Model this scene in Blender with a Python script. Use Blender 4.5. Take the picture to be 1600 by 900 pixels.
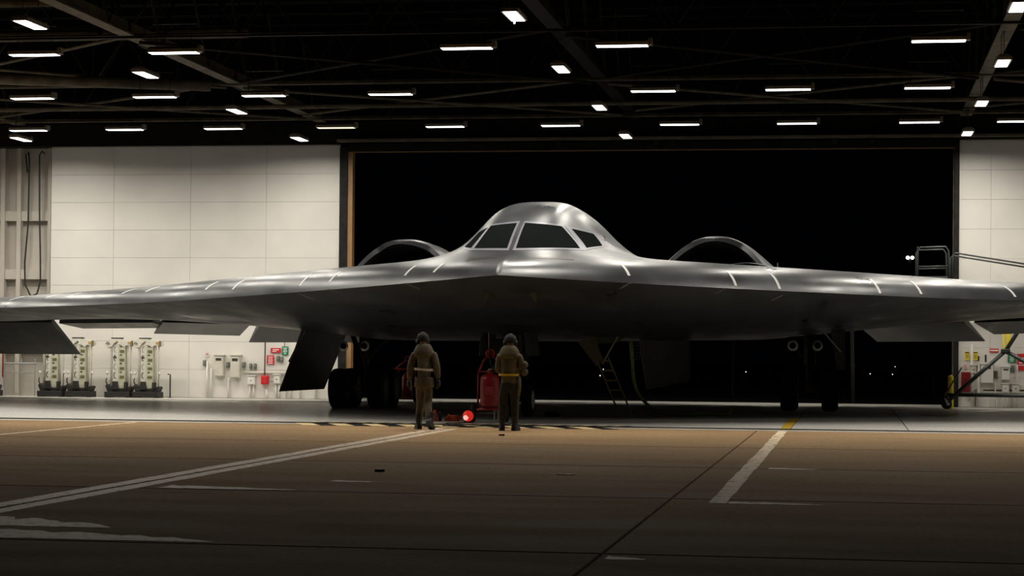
import bpy, bmesh, math, random
from mathutils import Vector, Matrix
for o in list(bpy.data.objects): bpy.data.objects.remove(o, do_unlink=True)
scene = bpy.context.scene
COL = scene.collection
random.seed(7)
PI = math.pi

# ------------------------------------------------------------------ camera
CAM_H = 1.485
F_PX = 3233.0
yaw, pitch, roll = math.atan(528 / F_PX), math.radians(0.8), 0.0087
fw = Vector((-math.sin(yaw) * math.cos(pitch), math.cos(yaw) * math.cos(pitch), math.sin(pitch)))
rt = Vector((math.cos(yaw), math.sin(yaw), 0))
up = rt.cross(fw)
r2 = math.cos(roll) * rt + math.sin(roll) * up
u2 = -math.sin(roll) * rt + math.cos(roll) * up
cam_data = bpy.data.cameras.new('camera')
cam_data.sensor_fit = 'HORIZONTAL'; cam_data.sensor_width = 36.0
cam_data.lens = 36.0 * F_PX / 1600.0
cam_data.shift_y = 58.26 / 1600.0
cam_data.clip_end = 2000
cam = bpy.data.objects.new('camera', cam_data); COL.objects.link(cam)
m3 = Matrix((r2, u2, -fw)).transposed()
cam.matrix_world = Matrix.Translation((0, 0, CAM_H)) @ m3.to_4x4()
scene.camera = cam

# ------------------------------------------------------------------ world, exposure
w = bpy.data.worlds.new('night_sky'); scene.world = w; w.use_nodes = True
bg = w.node_tree.nodes['Background']
bg.inputs[0].default_value = (0.25, 0.4, 1.0, 1); bg.inputs[1].default_value = 0.0005
vs = scene.view_settings
vs.view_transform = 'Standard'; vs.look = 'None'; vs.gamma = 1; vs.use_curve_mapping = False
vs.exposure = 0.0
LAMP_W, SPREAD = 126.0, 168.0          # each high bay lamp

# ------------------------------------------------------------------ materials
MATS = {}
def mat(name, col, rough=0.6, metal=0.0, var=0.0, scale=3.0, bump=0.0, emit=None, spec=0.5, col2=None, stretch=(1, 1, 1), coat=0.0, rvar=0.0, detail=5.0):
    """principled material; var / col2 = noise-driven colour variation in object space"""
    if name in MATS: return MATS[name]
    m = bpy.data.materials.new(name); m.use_nodes = True
    nt = m.node_tree; b = nt.nodes['Principled BSDF']
    b.inputs['Base Color'].default_value = (*col, 1)
    b.inputs['Roughness'].default_value = rough; b.inputs['Metallic'].default_value = metal
    b.inputs['Specular IOR Level'].default_value = spec
    if coat: b.inputs['Coat Weight'].default_value = coat; b.inputs['Coat Roughness'].default_value = .15
    if var or col2 or bump or rvar:
        g = nt.nodes.new('ShaderNodeNewGeometry')
        mp = nt.nodes.new('ShaderNodeMapping'); mp.inputs['Scale'].default_value = stretch
        nt.links.new(g.outputs['Position'], mp.inputs['Vector'])
        n = nt.nodes.new('ShaderNodeTexNoise'); n.inputs['Scale'].default_value = scale; n.inputs['Detail'].default_value = detail
        nt.links.new(mp.outputs[0], n.inputs['Vector'])
        if var or col2:
            r = nt.nodes.new('ShaderNodeValToRGB')
            a = tuple(c * (1 - var) for c in col); c2 = col2 or tuple(min(1, c * (1 + var)) for c in col)
            r.color_ramp.elements[0].color = (*a, 1); r.color_ramp.elements[1].color = (*c2, 1)
            r.color_ramp.elements[0].position = .32; r.color_ramp.elements[1].position = .68
            nt.links.new(n.outputs['Fac'], r.inputs[0]); nt.links.new(r.outputs[0], b.inputs['Base Color'])
        if rvar:
            mr = nt.nodes.new('ShaderNodeMapRange'); mr.inputs[1].default_value = .3; mr.inputs[2].default_value = .7
            mr.inputs[3].default_value = max(0, rough - rvar); mr.inputs[4].default_value = rough + rvar
            nt.links.new(n.outputs['Fac'], mr.inputs[0]); nt.links.new(mr.outputs[0], b.inputs['Roughness'])
        if bump:
            n2 = nt.nodes.new('ShaderNodeTexNoise'); n2.inputs['Scale'].default_value = scale * 8; n2.inputs['Detail'].default_value = 4
            nt.links.new(mp.outputs[0], n2.inputs['Vector'])
            bp = nt.nodes.new('ShaderNodeBump'); bp.inputs['Strength'].default_value = bump; bp.inputs['Distance'].default_value = .02
            nt.links.new(n2.outputs['Fac'], bp.inputs['Height']); nt.links.new(bp.outputs[0], b.inputs['Normal'])
    if emit:
        b.inputs['Emission Color'].default_value = (*emit[0], 1); b.inputs['Emission Strength'].default_value = emit[1]
    MATS[name] = m; return m

def concrete(name, lo, hi, rough, dark, spec=.5, coat=0):
    """slab concrete: broad mottling, fine grain and a few darker stains"""
    m = bpy.data.materials.new(name); m.use_nodes = True; nt = m.node_tree; b = nt.nodes['Principled BSDF']
    b.inputs['Specular IOR Level'].default_value = spec
    if coat: b.inputs['Coat Weight'].default_value = coat; b.inputs['Coat Roughness'].default_value = .14
    g = nt.nodes.new('ShaderNodeNewGeometry')
    def noise(sc, det, st=(1, 1, 1)):
        mp = nt.nodes.new('ShaderNodeMapping'); mp.inputs['Scale'].default_value = st
        nt.links.new(g.outputs['Position'], mp.inputs['Vector'])
        n = nt.nodes.new('ShaderNodeTexNoise'); n.inputs['Scale'].default_value = sc; n.inputs['Detail'].default_value = det
        nt.links.new(mp.outputs[0], n.inputs['Vector']); return n
    a = noise(.35, 6, (.5, 1, 1)); f = noise(14, 3); s = noise(.9, 4, (.35, 1.2, 1))
    r = nt.nodes.new('ShaderNodeValToRGB'); r.color_ramp.elements[0].position = .3; r.color_ramp.elements[1].position = .7
    r.color_ramp.elements[0].color = (*lo, 1); r.color_ramp.elements[1].color = (*hi, 1)
    nt.links.new(a.outputs['Fac'], r.inputs[0])
    mx = nt.nodes.new('ShaderNodeMix'); mx.data_type = 'RGBA'; mx.blend_type = 'MULTIPLY'
    r2_ = nt.nodes.new('ShaderNodeValToRGB'); r2_.color_ramp.elements[0].color = (.78, .78, .78, 1); r2_.color_ramp.elements[1].color = (1.1, 1.1, 1.1, 1)
    r2_.color_ramp.elements[0].position = .35; r2_.color_ramp.elements[1].position = .65
    nt.links.new(f.outputs['Fac'], r2_.inputs[0]); mx.inputs[0].default_value = 1
    nt.links.new(r.outputs[0], mx.inputs[6]); nt.links.new(r2_.outputs[0], mx.inputs[7])
    r3 = nt.nodes.new('ShaderNodeValToRGB'); r3.color_ramp.elements[0].color = (dark, dark, dark, 1); r3.color_ramp.elements[1].color = (1, 1, 1, 1)
    r3.color_ramp.elements[0].position = .28; r3.color_ramp.elements[1].position = .45
    nt.links.new(s.outputs['Fac'], r3.inputs[0])
    m2 = nt.nodes.new('ShaderNodeMix'); m2.data_type = 'RGBA'; m2.blend_type = 'MULTIPLY'; m2.inputs[0].default_value = 1
    nt.links.new(mx.outputs[2], m2.inputs[6]); nt.links.new(r3.outputs[0], m2.inputs[7]); nt.links.new(m2.outputs[2], b.inputs['Base Color'])
    mr = nt.nodes.new('ShaderNodeMapRange'); mr.inputs[1].default_value = .3; mr.inputs[2].default_value = .7
    mr.inputs[3].default_value = rough[0]; mr.inputs[4].default_value = rough[1]
    nt.links.new(s.outputs['Fac'], mr.inputs[0]); nt.links.new(mr.outputs[0], b.inputs['Roughness'])
    bp = nt.nodes.new('ShaderNodeBump'); bp.inputs['Strength'].default_value = .25; bp.inputs['Distance'].default_value = .004
    nt.links.new(f.outputs['Fac'], bp.inputs['Height']); nt.links.new(bp.outputs[0], b.inputs['Normal'])
    MATS[name] = m; return m

# ------------------------------------------------------------------ mesh helpers
class MB:
    """collects shapes for ONE mesh"""
    def __init__(s): s.v = []; s.f = []; s.mi = []; s.cur = 0
    def add(s, vs_, fs):
        o = len(s.v); s.v += [tuple(p) for p in vs_]
        for f in fs: s.f.append([o + i for i in f]); s.mi.append(s.cur)
        return s
    def box(s, c, d, rz=0, rx=0, ry=0):
        R = Matrix.Rotation(rz, 3, 'Z') @ Matrix.Rotation(ry, 3, 'Y') @ Matrix.Rotation(rx, 3, 'X')
        vs_ = [Vector(c) + R @ Vector((x * d[0] / 2, y * d[1] / 2, z * d[2] / 2)) for x in (-1, 1) for y in (-1, 1) for z in (-1, 1)]
        return s.add(vs_, [(0, 1, 3, 2), (4, 6, 7, 5), (0, 4, 5, 1), (2, 3, 7, 6), (0, 2, 6, 4), (1, 5, 7, 3)])
    def bb(s, a, b): return s.box([(a[i] + b[i]) / 2 for i in range(3)], [abs(b[i] - a[i]) for i in range(3)])
    def prism(s, pts, off):
        """polygon pts (3D, planar) extruded by vector off"""
        n = len(pts); P = [Vector(p) for p in pts]; Q = [p + Vector(off) for p in P]
        return s.add(P + Q, [list(range(n))[::-1], list(range(n, 2 * n))] + [(i, (i + 1) % n, n + (i + 1) % n, n + i) for i in range(n)])
    def tube(s, path, r, n=8, cap=True, closed=False):
        P = [Vector(p) for p in path]; k = len(P); rs = r if isinstance(r, (list, tuple)) else [r] * k
        rings = []; prev = None
        for i, p in enumerate(P):
            if closed: t = P[(i + 1) % k] - P[i - 1]
            else: t = (P[min(i + 1, k - 1)] - P[max(i - 1, 0)])
            t.normalize()
            if prev is None:
                a = Vector((0, 0, 1)) if abs(t.z) < .9 else Vector((1, 0, 0)); x = t.cross(a).normalized()
            else:
                x = (prev - t * prev.dot(t)).normalized()
            prev = x; y = t.cross(x)
            rings.append([p + (x * math.cos(2 * PI * j / n) + y * math.sin(2 * PI * j / n)) * rs[i] for j in range(n)])
        vs_ = [q for g in rings for q in g]; fs = []
        for i in range(k if closed else k - 1):
            a, b = i * n, ((i + 1) % k) * n
            fs += [(a + j, a + (j + 1) % n, b + (j + 1) % n, b + j) for j in range(n)]
        if cap and not closed: fs += [list(range(n))[::-1], list(range((k - 1) * n, k * n))]
        return s.add(vs_, fs)
    def lathe(s, prof, c=(0, 0, 0), axis='Z', n=20):
        """prof = [(r, h)] revolved about axis through c"""
        vs_ = []
        for r, h in prof:
            for j in range(n):
                a = 2 * PI * j / n; x, y = r * math.cos(a), r * math.sin(a)
                p = {'Z': (x, y, h), 'X': (h, x, y), 'Y': (y, h, x)}[axis]
                vs_.append((c[0] + p[0], c[1] + p[1], c[2] + p[2]))
        k = len(prof); fs = []
        for i in range(k - 1): fs += [(i * n + j, i * n + (j + 1) % n, (i + 1) * n + (j + 1) % n, (i + 1) * n + j) for j in range(n)]
        fs += [list(range(n))[::-1], list(range((k - 1) * n, k * n))]
        return s.add(vs_, fs)
    def cyl(s, a, b, r, n=12): return s.tube([a, b], r, n)
    def grid(s, rows, flip=False):
        n = len(rows[0]); vs_ = [p for r in rows for p in r]; fs = []
        for i in range(len(rows) - 1):
            for j in range(n - 1):
                q = (i * n + j, i * n + j + 1, (i + 1) * n + j + 1, (i + 1) * n + j)
                fs.append(q[::-1] if flip else q)
        return s.add(vs_, fs)
    def mesh(s, name, mats, smooth=False, fix=True):
        me = bpy.data.meshes.new(name); me.from_pydata(s.v, [], s.f); me.validate()
        for m in (mats if isinstance(mats, (list, tuple)) else [mats]): me.materials.append(m)
        if len(s.mi) == len(me.polygons) and any(s.mi):
            for p, i in zip(me.polygons, s.mi): p.material_index = i
        if fix:
            bm = bmesh.new(); bm.from_mesh(me); bmesh.ops.recalc_face_normals(bm, faces=bm.faces); bm.to_mesh(me); bm.free()
        if smooth:
            for p in me.polygons: p.use_smooth = True
        return me
    def build(s, name, mats, parent=None, smooth=False, bevel=0, fix=True, loc=None, sharp=None):
        me = s.mesh(name, mats, smooth, fix); o = bpy.data.objects.new(name, me); COL.objects.link(o)
        if parent: o.parent = parent
        if loc: o.location = loc
        if smooth and sharp is not None: 
            me.set_sharp_from_angle(angle=sharp)
        if bevel:
            b = o.modifiers.new('bevel', 'BEVEL'); b.width = bevel; b.segments = 2; b.limit_method = 'ANGLE'
        return o
def link(name, me, parent=None, loc=(0, 0, 0), rz=0):
    o = bpy.data.objects.new(name, me); COL.objects.link(o); o.location = loc; o.rotation_euler.z = rz
    if parent: o.parent = parent
    return o
def thing(name, label, cat, loc=(0, 0, 0), rz=0, group=None):
    o = bpy.data.objects.new(name, None); COL.objects.link(o); o.location = loc; o.rotation_euler.z = rz; o.empty_display_size = .2
    return tag(o, label, cat, group)
def tag(o, label=None, cat=None, group=None, kind=None):
    if label: o['label'] = label
    if cat: o['category'] = cat
    if group: o['group'] = group
    if kind: o['kind'] = kind
    return o
def dup(root, loc, rz=None, label=None, group=None):
    r = root.copy(); COL.objects.link(r); r.location = loc
    if rz is not None: r.rotation_euler.z = rz
    if label: r['label'] = label
    if group: r['group'] = group
    for ch in list(root.children):
        c = ch.copy(); COL.objects.link(c); c.parent = r
        for g in list(ch.children):
            d = g.copy(); COL.objects.link(d); d.parent = c
    return r
def interp(tab,x):
    # smooth (Catmull-Rom / monotone-ish) interpolation in a table of (x, y)
    if x<=tab[0][0]: return tab[0][1]
    if x>=tab[-1][0]: return tab[-1][1]
    for i in range(len(tab)-1):
        if x<=tab[i+1][0]: break
    x0,y0=tab[i]; x1,y1=tab[i+1]; h=x1-x0; d=(y1-y0)/h
    def slope(k):
        if k==0 or k==len(tab)-1: return (tab[1][1]-tab[0][1])/(tab[1][0]-tab[0][0]) if k==0 else (tab[-1][1]-tab[-2][1])/(tab[-1][0]-tab[-2][0])
        a=(tab[k][1]-tab[k-1][1])/(tab[k][0]-tab[k-1][0]); b=(tab[k+1][1]-tab[k][1])/(tab[k+1][0]-tab[k][0])
        return 0 if a*b<=0 else 2*a*b/(a+b)
    m0,m1=slope(i),slope(i+1); t=(x-x0)/h
    return y0*(2*t**3-3*t*t+1)+h*m0*(t**3-2*t*t+t)+y1*(3*t*t-2*t**3)+h*m1*(t**3-t*t)
def sstep(a,b,x):
    t=max(0,min(1,(x-a)/(b-a))); return t*t*(3-2*t)
SW=.649
TEP=[(0,21.0),(3.9,18.45),(7.2,20.3),(12.9,16.6),(22.6,19.6),(26.2,17.0)]
def v_le(s): return SW*abs(s)
def v_te(s):
    s=abs(s)
    for (a,b),(c,d) in zip(TEP,TEP[1:]):
        if s<=c: return b+(d-b)*(s-a)/(c-a)
    return 17.0
def z_le(s):
    s=abs(s); return interp([(0,3.09),(3,2.95),(6,2.84),(10,2.73),(15,2.70),(26.3,2.74)],s)
def z_te(s): return interp([(0,2.75),(5,2.6),(9,2.5),(13,2.58),(16,2.58),(26.3,2.66)],abs(s))
def rise(s): return interp([(0,.5),(2,.62),(4,.66),(8,.62),(12,.48),(17,.33),(26.3,.12)],abs(s))
def z_belly(s): return interp([(0,1.84),(4.5,1.87),(6,2.0),(8,2.2),(10,2.35),(12,2.46),(14,2.5),(18,2.46),(26.3,2.55)],abs(s))
def deck(s,v):
    l,t=v_le(s),v_te(s); c=max(t-l,.05); p=max(0,min(1,(v-l)/c)); zl,zt=z_le(s),z_te(s); a=rise(s)
    q=min(1,(v-l)/min(.36*c,4.6)); q=max(0,q); r=sstep(8,15,abs(s))
    up=1-(1-q)**2.2; up=up*(1-r)+r*up**.72
    k0=.60*(1-r)+.35*r; d0=max(0,v-l); up=(1-k0)*up+k0*(1-math.exp(-d0/.30))
    top=zl+a*up
    k=sstep(.4,1.0,p); k=.5*k+.5*max(0,(p-.4)/.6)
    return top*(1-k)+zt*k
def lower(s,v):
    l,t=v_le(s),v_te(s); c=max(t-l,.05); p=max(0,min(1,(v-l)/c)); zl,zt=z_le(s),z_te(s); zb=z_belly(s)
    q=max(0,min(1,p/.5)); r=sstep(8,15,abs(s))
    dn=1-(1-q)**1.9; dn=dn*(1-r)+r*dn**.7
    z=zl+(zb-zl)*dn
    k=sstep(.62,1.0,p)
    return z*(1-k)+(zt)*k
ZC=[(0,3.09),(.2,3.25),(.5,3.40),(.9,3.48),(1.35,3.55),(1.8,3.70),(2.3,3.98),(2.9,4.28),(3.8,4.62),(5,4.90),(6.3,5.03),(7.6,5.02),(9,4.94),(11,4.66),(13,4.28),(16,3.7),(19,3.05),(21,2.76)]
def hump_w(v): return interp([(0,1.3),(2,1.22),(3,1.2),(4,1.26),(5,1.34),(6,1.42),(8,1.47),(10,1.56),(14,1.5),(21,1.3)],v)
def z_up(s,v):
    d=deck(s,v); h=max(0,interp(ZC,v)-deck(0,v))
    e=interp([(0,3.0),(2.5,3.8),(4,4.5),(8,4.7),(12,4.0),(21,3)],v)
    prof=1/(1+(abs(s)/hump_w(v))**e)*(1-.07*min(abs(s),1.4)**2)
    f=sstep(0,1.2,v-v_le(s))
    return d+h*prof*f if abs(s)>0.0 else d+h
# ------------------------------------------------------------------ shared materials
M_apron = concrete('apron_concrete', (.37, .24, .125), (.48, .315, .165), (.75, .92), .75, .04)
M_floor = concrete('hangar_floor_coating', (.58, .56, .525), (.70, .68, .635), (.55, .75), .92, .1, .32)
M_joint = mat('joint_sealant', (.018, .015, .013), .8)
M_strip = mat('threshold_concrete', (.42, .38, .32), .6, var=.2, scale=4, spec=.1)
M_asph = mat('asphalt_outside', (.006, .006, .007), .9, var=.3, scale=2)
M_panel = mat('white_wall_panel', (.74, .71, .65), .55, var=.05, scale=.8, rvar=.08)
M_panel2 = mat('dull_wall_panel', (.50, .46, .40), .65, var=.1, scale=.7)
M_seam = mat('panel_seam', (.60, .57, .52), .8)
M_dark = mat('dark_steel', (.022, .021, .02), .55, spec=.08, var=.3, scale=5)
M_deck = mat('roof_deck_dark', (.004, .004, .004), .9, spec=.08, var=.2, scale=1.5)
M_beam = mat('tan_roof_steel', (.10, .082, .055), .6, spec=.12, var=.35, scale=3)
M_beam2 = mat('shaded_roof_steel', (.012, .0105, .009), .6, spec=.08, var=.35, scale=3)  # same roof steel darkened, the shade is put into its colour
M_orange = mat('sodium_lit_jamb', (.34, .19, .075), .6, var=.15, scale=2)  # orange sodium light from outside, put into the edge colour
M_black = mat('black_rubber', (.010, .010, .010), .65)
M_cream = mat('cream_enamel', (.62, .59, .50), .4, var=.08, scale=6)
M_white = mat('white_enamel', (.78, .76, .71), .4)
M_grey = mat('grey_enamel', (.32, .32, .31), .5)
M_steel = mat('bare_steel', (.45, .45, .45), .35, 1.0)
M_red = mat('red_enamel', (.20, .008, .010), .35, var=.2, scale=8)
M_redsign = mat('red_sign', (.62, .02, .025), .45)
M_green = mat('green_sign', (.0, .19, .075), .45)
M_yellow = mat('yellow_paint', (.80, .62, .03), .5)
M_print = mat('white_print', (.85, .84, .8), .5)

# ------------------------------------------------------------------ floor
base = MB().bb((-60, -20, -.3), (40, 66.4, -.02)).build('floor', M_joint)
tag(base, 'brown concrete apron and grey coated hangar floor laid in large slabs', 'floor', kind='structure')
XE = [-1.82 + 6.04 * k for k in range(-7, 5)]
YA = [-3.0, 3.2, 9.3, 15.4, 21.5, 27.6, 33.7, 41.45]
YH = [42.62, 48.7, 54.8, 60.55]
def slabs(xe, ye, m, name, gap, gapy):
    cache = {}
    for i in range(len(xe) - 1):
        for j in range(len(ye) - 1):
            dx, dy = round(xe[i + 1] - xe[i] - gap, 3), round(ye[j + 1] - ye[j] - gapy, 3)
            if (dx, dy) not in cache:
                b = MB(); c = .006; x, y = dx / 2, dy / 2
                b.add([(-x, -y, -.019), (x, -y, -.019), (x, y, -.019), (-x, y, -.019), (-x, -y, -c), (x, -y, -c), (x, y, -c), (-x, y, -c),
                       (-x + c, -y + c, 0), (x - c, -y + c, 0), (x - c, y - c, 0), (-x + c, y - c, 0)],
                      [(0, 1, 5, 4), (1, 2, 6, 5), (2, 3, 7, 6), (3, 0, 4, 7), (4, 5, 9, 8), (5, 6, 10, 9), (6, 7, 11, 10), (7, 4, 8, 11), (8, 9, 10, 11), (3, 2, 1, 0)])
                cache[(dx, dy)] = b.mesh(name, m)
            link(name, cache[(dx, dy)], base, ((xe[i] + xe[i + 1]) / 2, (ye[j] + ye[j + 1]) / 2, 0))
slabs(XE, YA, M_apron, 'apron_slab', .028, .065)
slabs([-44.1, -26, -14, -7.9, -1.2, 1.2, 7.2, 22.3], YH, M_floor, 'hangar_slab', .02, .03)
tag(MB().bb((-44, 41.47, -.02), (22.3, 42.30, .0)).build('threshold_strip', M_strip, base))
tag(MB().bb((-44, 60.57, -.02), (22.3, 66.3, .012)).build('rear_threshold_strip', mat('rear_strip', (.55, .53, .48), .45, var=.1, scale=2), base))
tr = MB()
for y0, y1, z0, z1 in ((42.31, 42.37, -.02, .012), (42.54, 42.61, -.02, .012)): tr.bb((-44, y0, z0), (22.3, y1, z1))
tag(tr.build('trim_1', M_dark), 'black steel door track set across the hangar floor', 'door track', kind='structure')
g = MB().bb((-140, 66.41, -.35), (160, 420, -.25)).build('ground_outside', M_asph)
tag(g, 'unlit dark asphalt beyond the open rear door', 'ground', kind='structure')

# painted markings ------------------------------------------------------------
def worn(name, col, thr=.42, under=(.33, .215, .115), spec=.04):
    m = mat(name, col, .6, spec=spec); nt = m.node_tree; b = nt.nodes['Principled BSDF']
    g_ = nt.nodes.new('ShaderNodeNewGeometry'); n = nt.nodes.new('ShaderNodeTexNoise'); n.inputs['Scale'].default_value = 7; n.inputs['Detail'].default_value = 8
    nt.links.new(g_.outputs['Position'], n.inputs['Vector'])
    r = nt.nodes.new('ShaderNodeValToRGB'); r.color_ramp.elements[0].position = thr - .05; r.color_ramp.elements[1].position = thr + .05
    r.color_ramp.elements[0].color = (*under, 1); r.color_ramp.elements[1].color = (*col, 1)
    nt.links.new(n.outputs['Fac'], r.inputs[0]); nt.links.new(r.outputs[0], b.inputs['Base Color']); return m
P_tan = worn('worn_tan_paint', (.80, .64, .45), .42, spec=.4)
P_tan2 = worn('worn_cream_paint', (.92, .74, .50), .42, spec=.15)
P_yel = worn('worn_yellow_paint', (.55, .36, .03), .4, (.35, .3, .2))
def strip(name, label, x0, x1, y0, y1, m, z=.004, x0b=None, x1b=None):
    x0b = x0 if x0b is None else x0b; x1b = x1 if x1b is None else x1b
    b = MB(); n = max(2, int((y1 - y0) / .6)); rnd = random.Random(hash(label) % 99 if False else len(label))
    L, R = [], []
    for i in range(n + 1):
        t = i / n; y = y0 + (y1 - y0) * t
        L.append((x0 + (x0b - x0) * t + rnd.uniform(-.012, .012), y)); R.append((x1 + (x1b - x1) * t + rnd.uniform(-.012, .012), y))
    pts = [(x, y, .0005) for x, y in L] + [(x, y, .0005) for x, y in R[::-1]]
    rows = [[(x, y, .0) for x, y in L], [(x, y, z) for x, y in L], [(x, y, z) for x, y in R], [(x, y, 0) for x, y in R]]
    b.grid(rows)
    o = b.build(name, m); return tag(o, label, 'floor marking')
strip('painted_floor_line', 'worn tan line left of the long slab joint on the apron', -8.12, -7.90, 8, 40.4, P_tan)
strip('painted_floor_line', 'worn tan line right of the long slab joint on the apron', -7.82, -7.60, 8, 40.0, P_tan)
strip('painted_floor_line', 'cracked cream line running up the right of the apron to the door track', -1.40, -1.21, 20.9, 41.4, P_tan2)
strip('painted_floor_line', 'yellow line on the grey hangar floor ahead of the main wheels', -1.40, -1.20, 42.7, 50.2, P_yel)
strip('painted_floor_line', 'thin pale line at the far left of the apron', -14.72, -14.60, 26, 41.3, P_tan2)
# pale joint-sealer smears
def smear(label, x0, x1, y, wy, seed, m):
    rnd = random.Random(seed); n = 14; b = MB(); T, Bm = [], []
    for i in range(n + 1):
        t = i / n; x = x0 + (x1 - x0) * t; tap = (1 - t) ** .6
        T.append((x, y + wy * tap * rnd.uniform(.75, 1.1))); Bm.append((x, y - .02 - .05 * tap * rnd.random()))
    b.grid([[(x, q, 0) for x, q in Bm], [(x, q, .003) for x, q in Bm], [(x, q, .003) for x, q in T], [(x, q, 0) for x, q in T]])
    return tag(b.build('sealer_smear', m), label, 'floor stain')
P_sm = worn('pale_smear', (.72, .57, .40), .42, spec=.4)
P_sm2 = worn('pale_smear_bright', (.82, .66, .47), .42, spec=.4)
smear('broad pale smear at the lower left corner of the apron', -7.0, -4.86, 15.55, .75, 1, P_sm)
smear('pale smear beside the tan double line at the left edge of the apron', -7.5, -6.1, 16.6, .9, 5, P_sm)
smear('short pale smear right of the tan double line halfway up the apron', -7.4, -5.85, 21.6, .45, 2, P_sm2)
smear('pale smear leading right from the foot of the cream line', -1.2, -.22, 20.95, .28, 3, P_sm2)
smear('thin pale smear on the slab joint right of the cream line', -1.05, -.4, 27.5, .3, 4, P_sm)
smear('small white scuff at the bottom right of the apron', -1.75, -1.45, 15.0, .22, 6, P_sm2)
smear('small pale scuff on the middle of the apron', -5.9, -5.35, 23.2, .3, 7, P_sm)
# hazard strip at the door track
hz = MB(); 
for (y0, y1, x0, x1, w_, sh) in ((42.66, 43.15, -11.4, -4.55, .16, .22), (41.0, 42.2, -11.0, -4.5, .36, -.5)):
    n = int((x1 - x0) / w_)
    for i in range(n):
        a = x0 + i * w_; hz.cur = i % 2
        pts = [(a, y0, .0005), (a + w_, y0, .0005), (a + w_ + sh, y1, .0005), (a + sh, y1, .0005)]
        hz.prism(pts, (0, 0, .004))
tag(hz.build('hazard_strip', [worn('hazard_yellow', (.80, .64, .36), .36, (.40, .28, .14)), worn('hazard_black', (.022, .024, .026), .34, (.10, .08, .06))]),
    'black and yellow hazard stripes painted along the door track', 'floor marking')

# ------------------------------------------------------------------ walls
WY = 63.5
def panels(parent, xe, z0, z1, dz, y, m, name='wall_panel', th=.02):
    cache = {}
    nz = int(round((z1 - z0) / dz))
    for i in range(len(xe) - 1):
        for k in range(nz):
            a, b_ = z0 + k * dz, min(z1, z0 + (k + 1) * dz)
            d = (round(xe[i + 1] - xe[i] - .006, 3), round(b_ - a - .006, 3))
            if d not in cache:
                x, z, c = d[0] / 2, d[1] / 2, .004
                q = MB().add([(-x, 0, -z), (x, 0, -z), (x, 0, z), (-x, 0, z), (-x, -th + c, -z), (x, -th + c, -z), (x, -th + c, z), (-x, -th + c, z),
                              (-x + c, -th, -z + c), (x - c, -th, -z + c), (x - c, -th, z - c), (-x + c, -th, z - c)],
                             [(0, 1, 2, 3), (0, 4, 5, 1), (1, 5, 6, 2), (2, 6, 7, 3), (3, 7, 4, 0), (4, 8, 9, 5), (5, 9, 10, 6), (6, 10, 11, 7), (7, 11, 8, 4), (8, 11, 10, 9)])
                cache[d] = q.mesh(name, m)
            link(name, cache[d], parent, ((xe[i] + xe[i + 1]) / 2, y, (a + b_) / 2))
XL0, XL1, XR0 = -25.48, -15.90, 3.22
wl = MB().bb((XL0, WY, -.02), (XL1, WY + .45, 8.05)).build('wall_rear_left', M_seam)
tag(wl, 'white panelled rear wall left of the open door', 'wall', kind='structure')
panels(wl, [XL0, -23.36, -20.8, -18.3, XL1], .02, 8.03, .89, WY, M_panel)
wr = MB().bb((XR0, WY, -.02), (22, WY + .45, 8.05)).build('wall_rear_right', M_seam)
tag(wr, 'white panelled rear wall right of the open door', 'wall', kind='structure')
panels(wr, [XR0, 4.15, 6.7, 9.2, 11.7, 14.2, 16.7, 19.2, 22], .02, 8.03, .89, WY, M_panel)
wf = MB().bb((-44, WY + .75, -.02), (XL0 - .02, WY + 1.0, 8.3)).build('wall_rear_far_left', M_panel2)
tag(wf, 'recessed dull rear wall with girts at the far left', 'wall', kind='structure')
for z in (1.6, 3.95, 5.85): MB().bb((-44, WY + .45, z - .16), (XL0 - .05, WY + .75, z + .16)).build('girt', M_panel2, wf)
for x in (-26.75, -27.3, -33): MB().bb((x - .07, WY + .38, 0), (x + .07, WY + .6, 8.2)).build('column', M_panel2, wf)
MB().bb((-25.72, WY + .3, 0), (-25.62, WY + .5, 8.2)).build('column', M_panel2, wf)
b = MB().bb((-44.3, 29, -.02), (-44, 64.2, 12)); tag(b.build('wall_left', M_panel2), 'hangar side wall out on the left', 'wall', kind='structure')
b = MB().bb((22.3, 29, -.02), (22.6, 64.2, 12)); tag(b.build('wall_right', M_panel2), 'hangar side wall out on the right', 'wall', kind='structure')
# rear door frame
dj = thing('door_1', 'tall open rear doorway with jamb edges coloured as sodium-lit', 'door', (0, WY, 0)); dj['kind'] = 'structure'
MB().bb((XL1, -.1, 0), (-15.65, .5, 7.95)).build('jamb', M_dark, dj)
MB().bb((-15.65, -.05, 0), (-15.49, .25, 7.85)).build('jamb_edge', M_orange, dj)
MB().bb((3.08, -.1, 0), (XR0, .5, 7.95)).build('jamb', M_dark, dj)
MB().bb((3.045, .1, 0), (3.08, .3, 7.82)).build('jamb_edge', M_beam, dj)
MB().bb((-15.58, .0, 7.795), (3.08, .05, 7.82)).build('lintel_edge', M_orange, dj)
MB().bb((-15.6, -.2, 7.82), (3.1, .35, 8.12)).build('lintel', M_beam2, dj)
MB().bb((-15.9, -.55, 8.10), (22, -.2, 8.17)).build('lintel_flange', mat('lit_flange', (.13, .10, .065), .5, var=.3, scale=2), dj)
MB().bb((-44, -.2, 8.05), (22.3, .5, 8.75)).build('header', M_beam2, dj)
for x in (-13.6, -8.9, -5.9, -5.4, -.5, .6): MB().box((x, -.35, 8.0), (.16, .12, .16)).build('roller_bracket', M_dark, dj)

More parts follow.
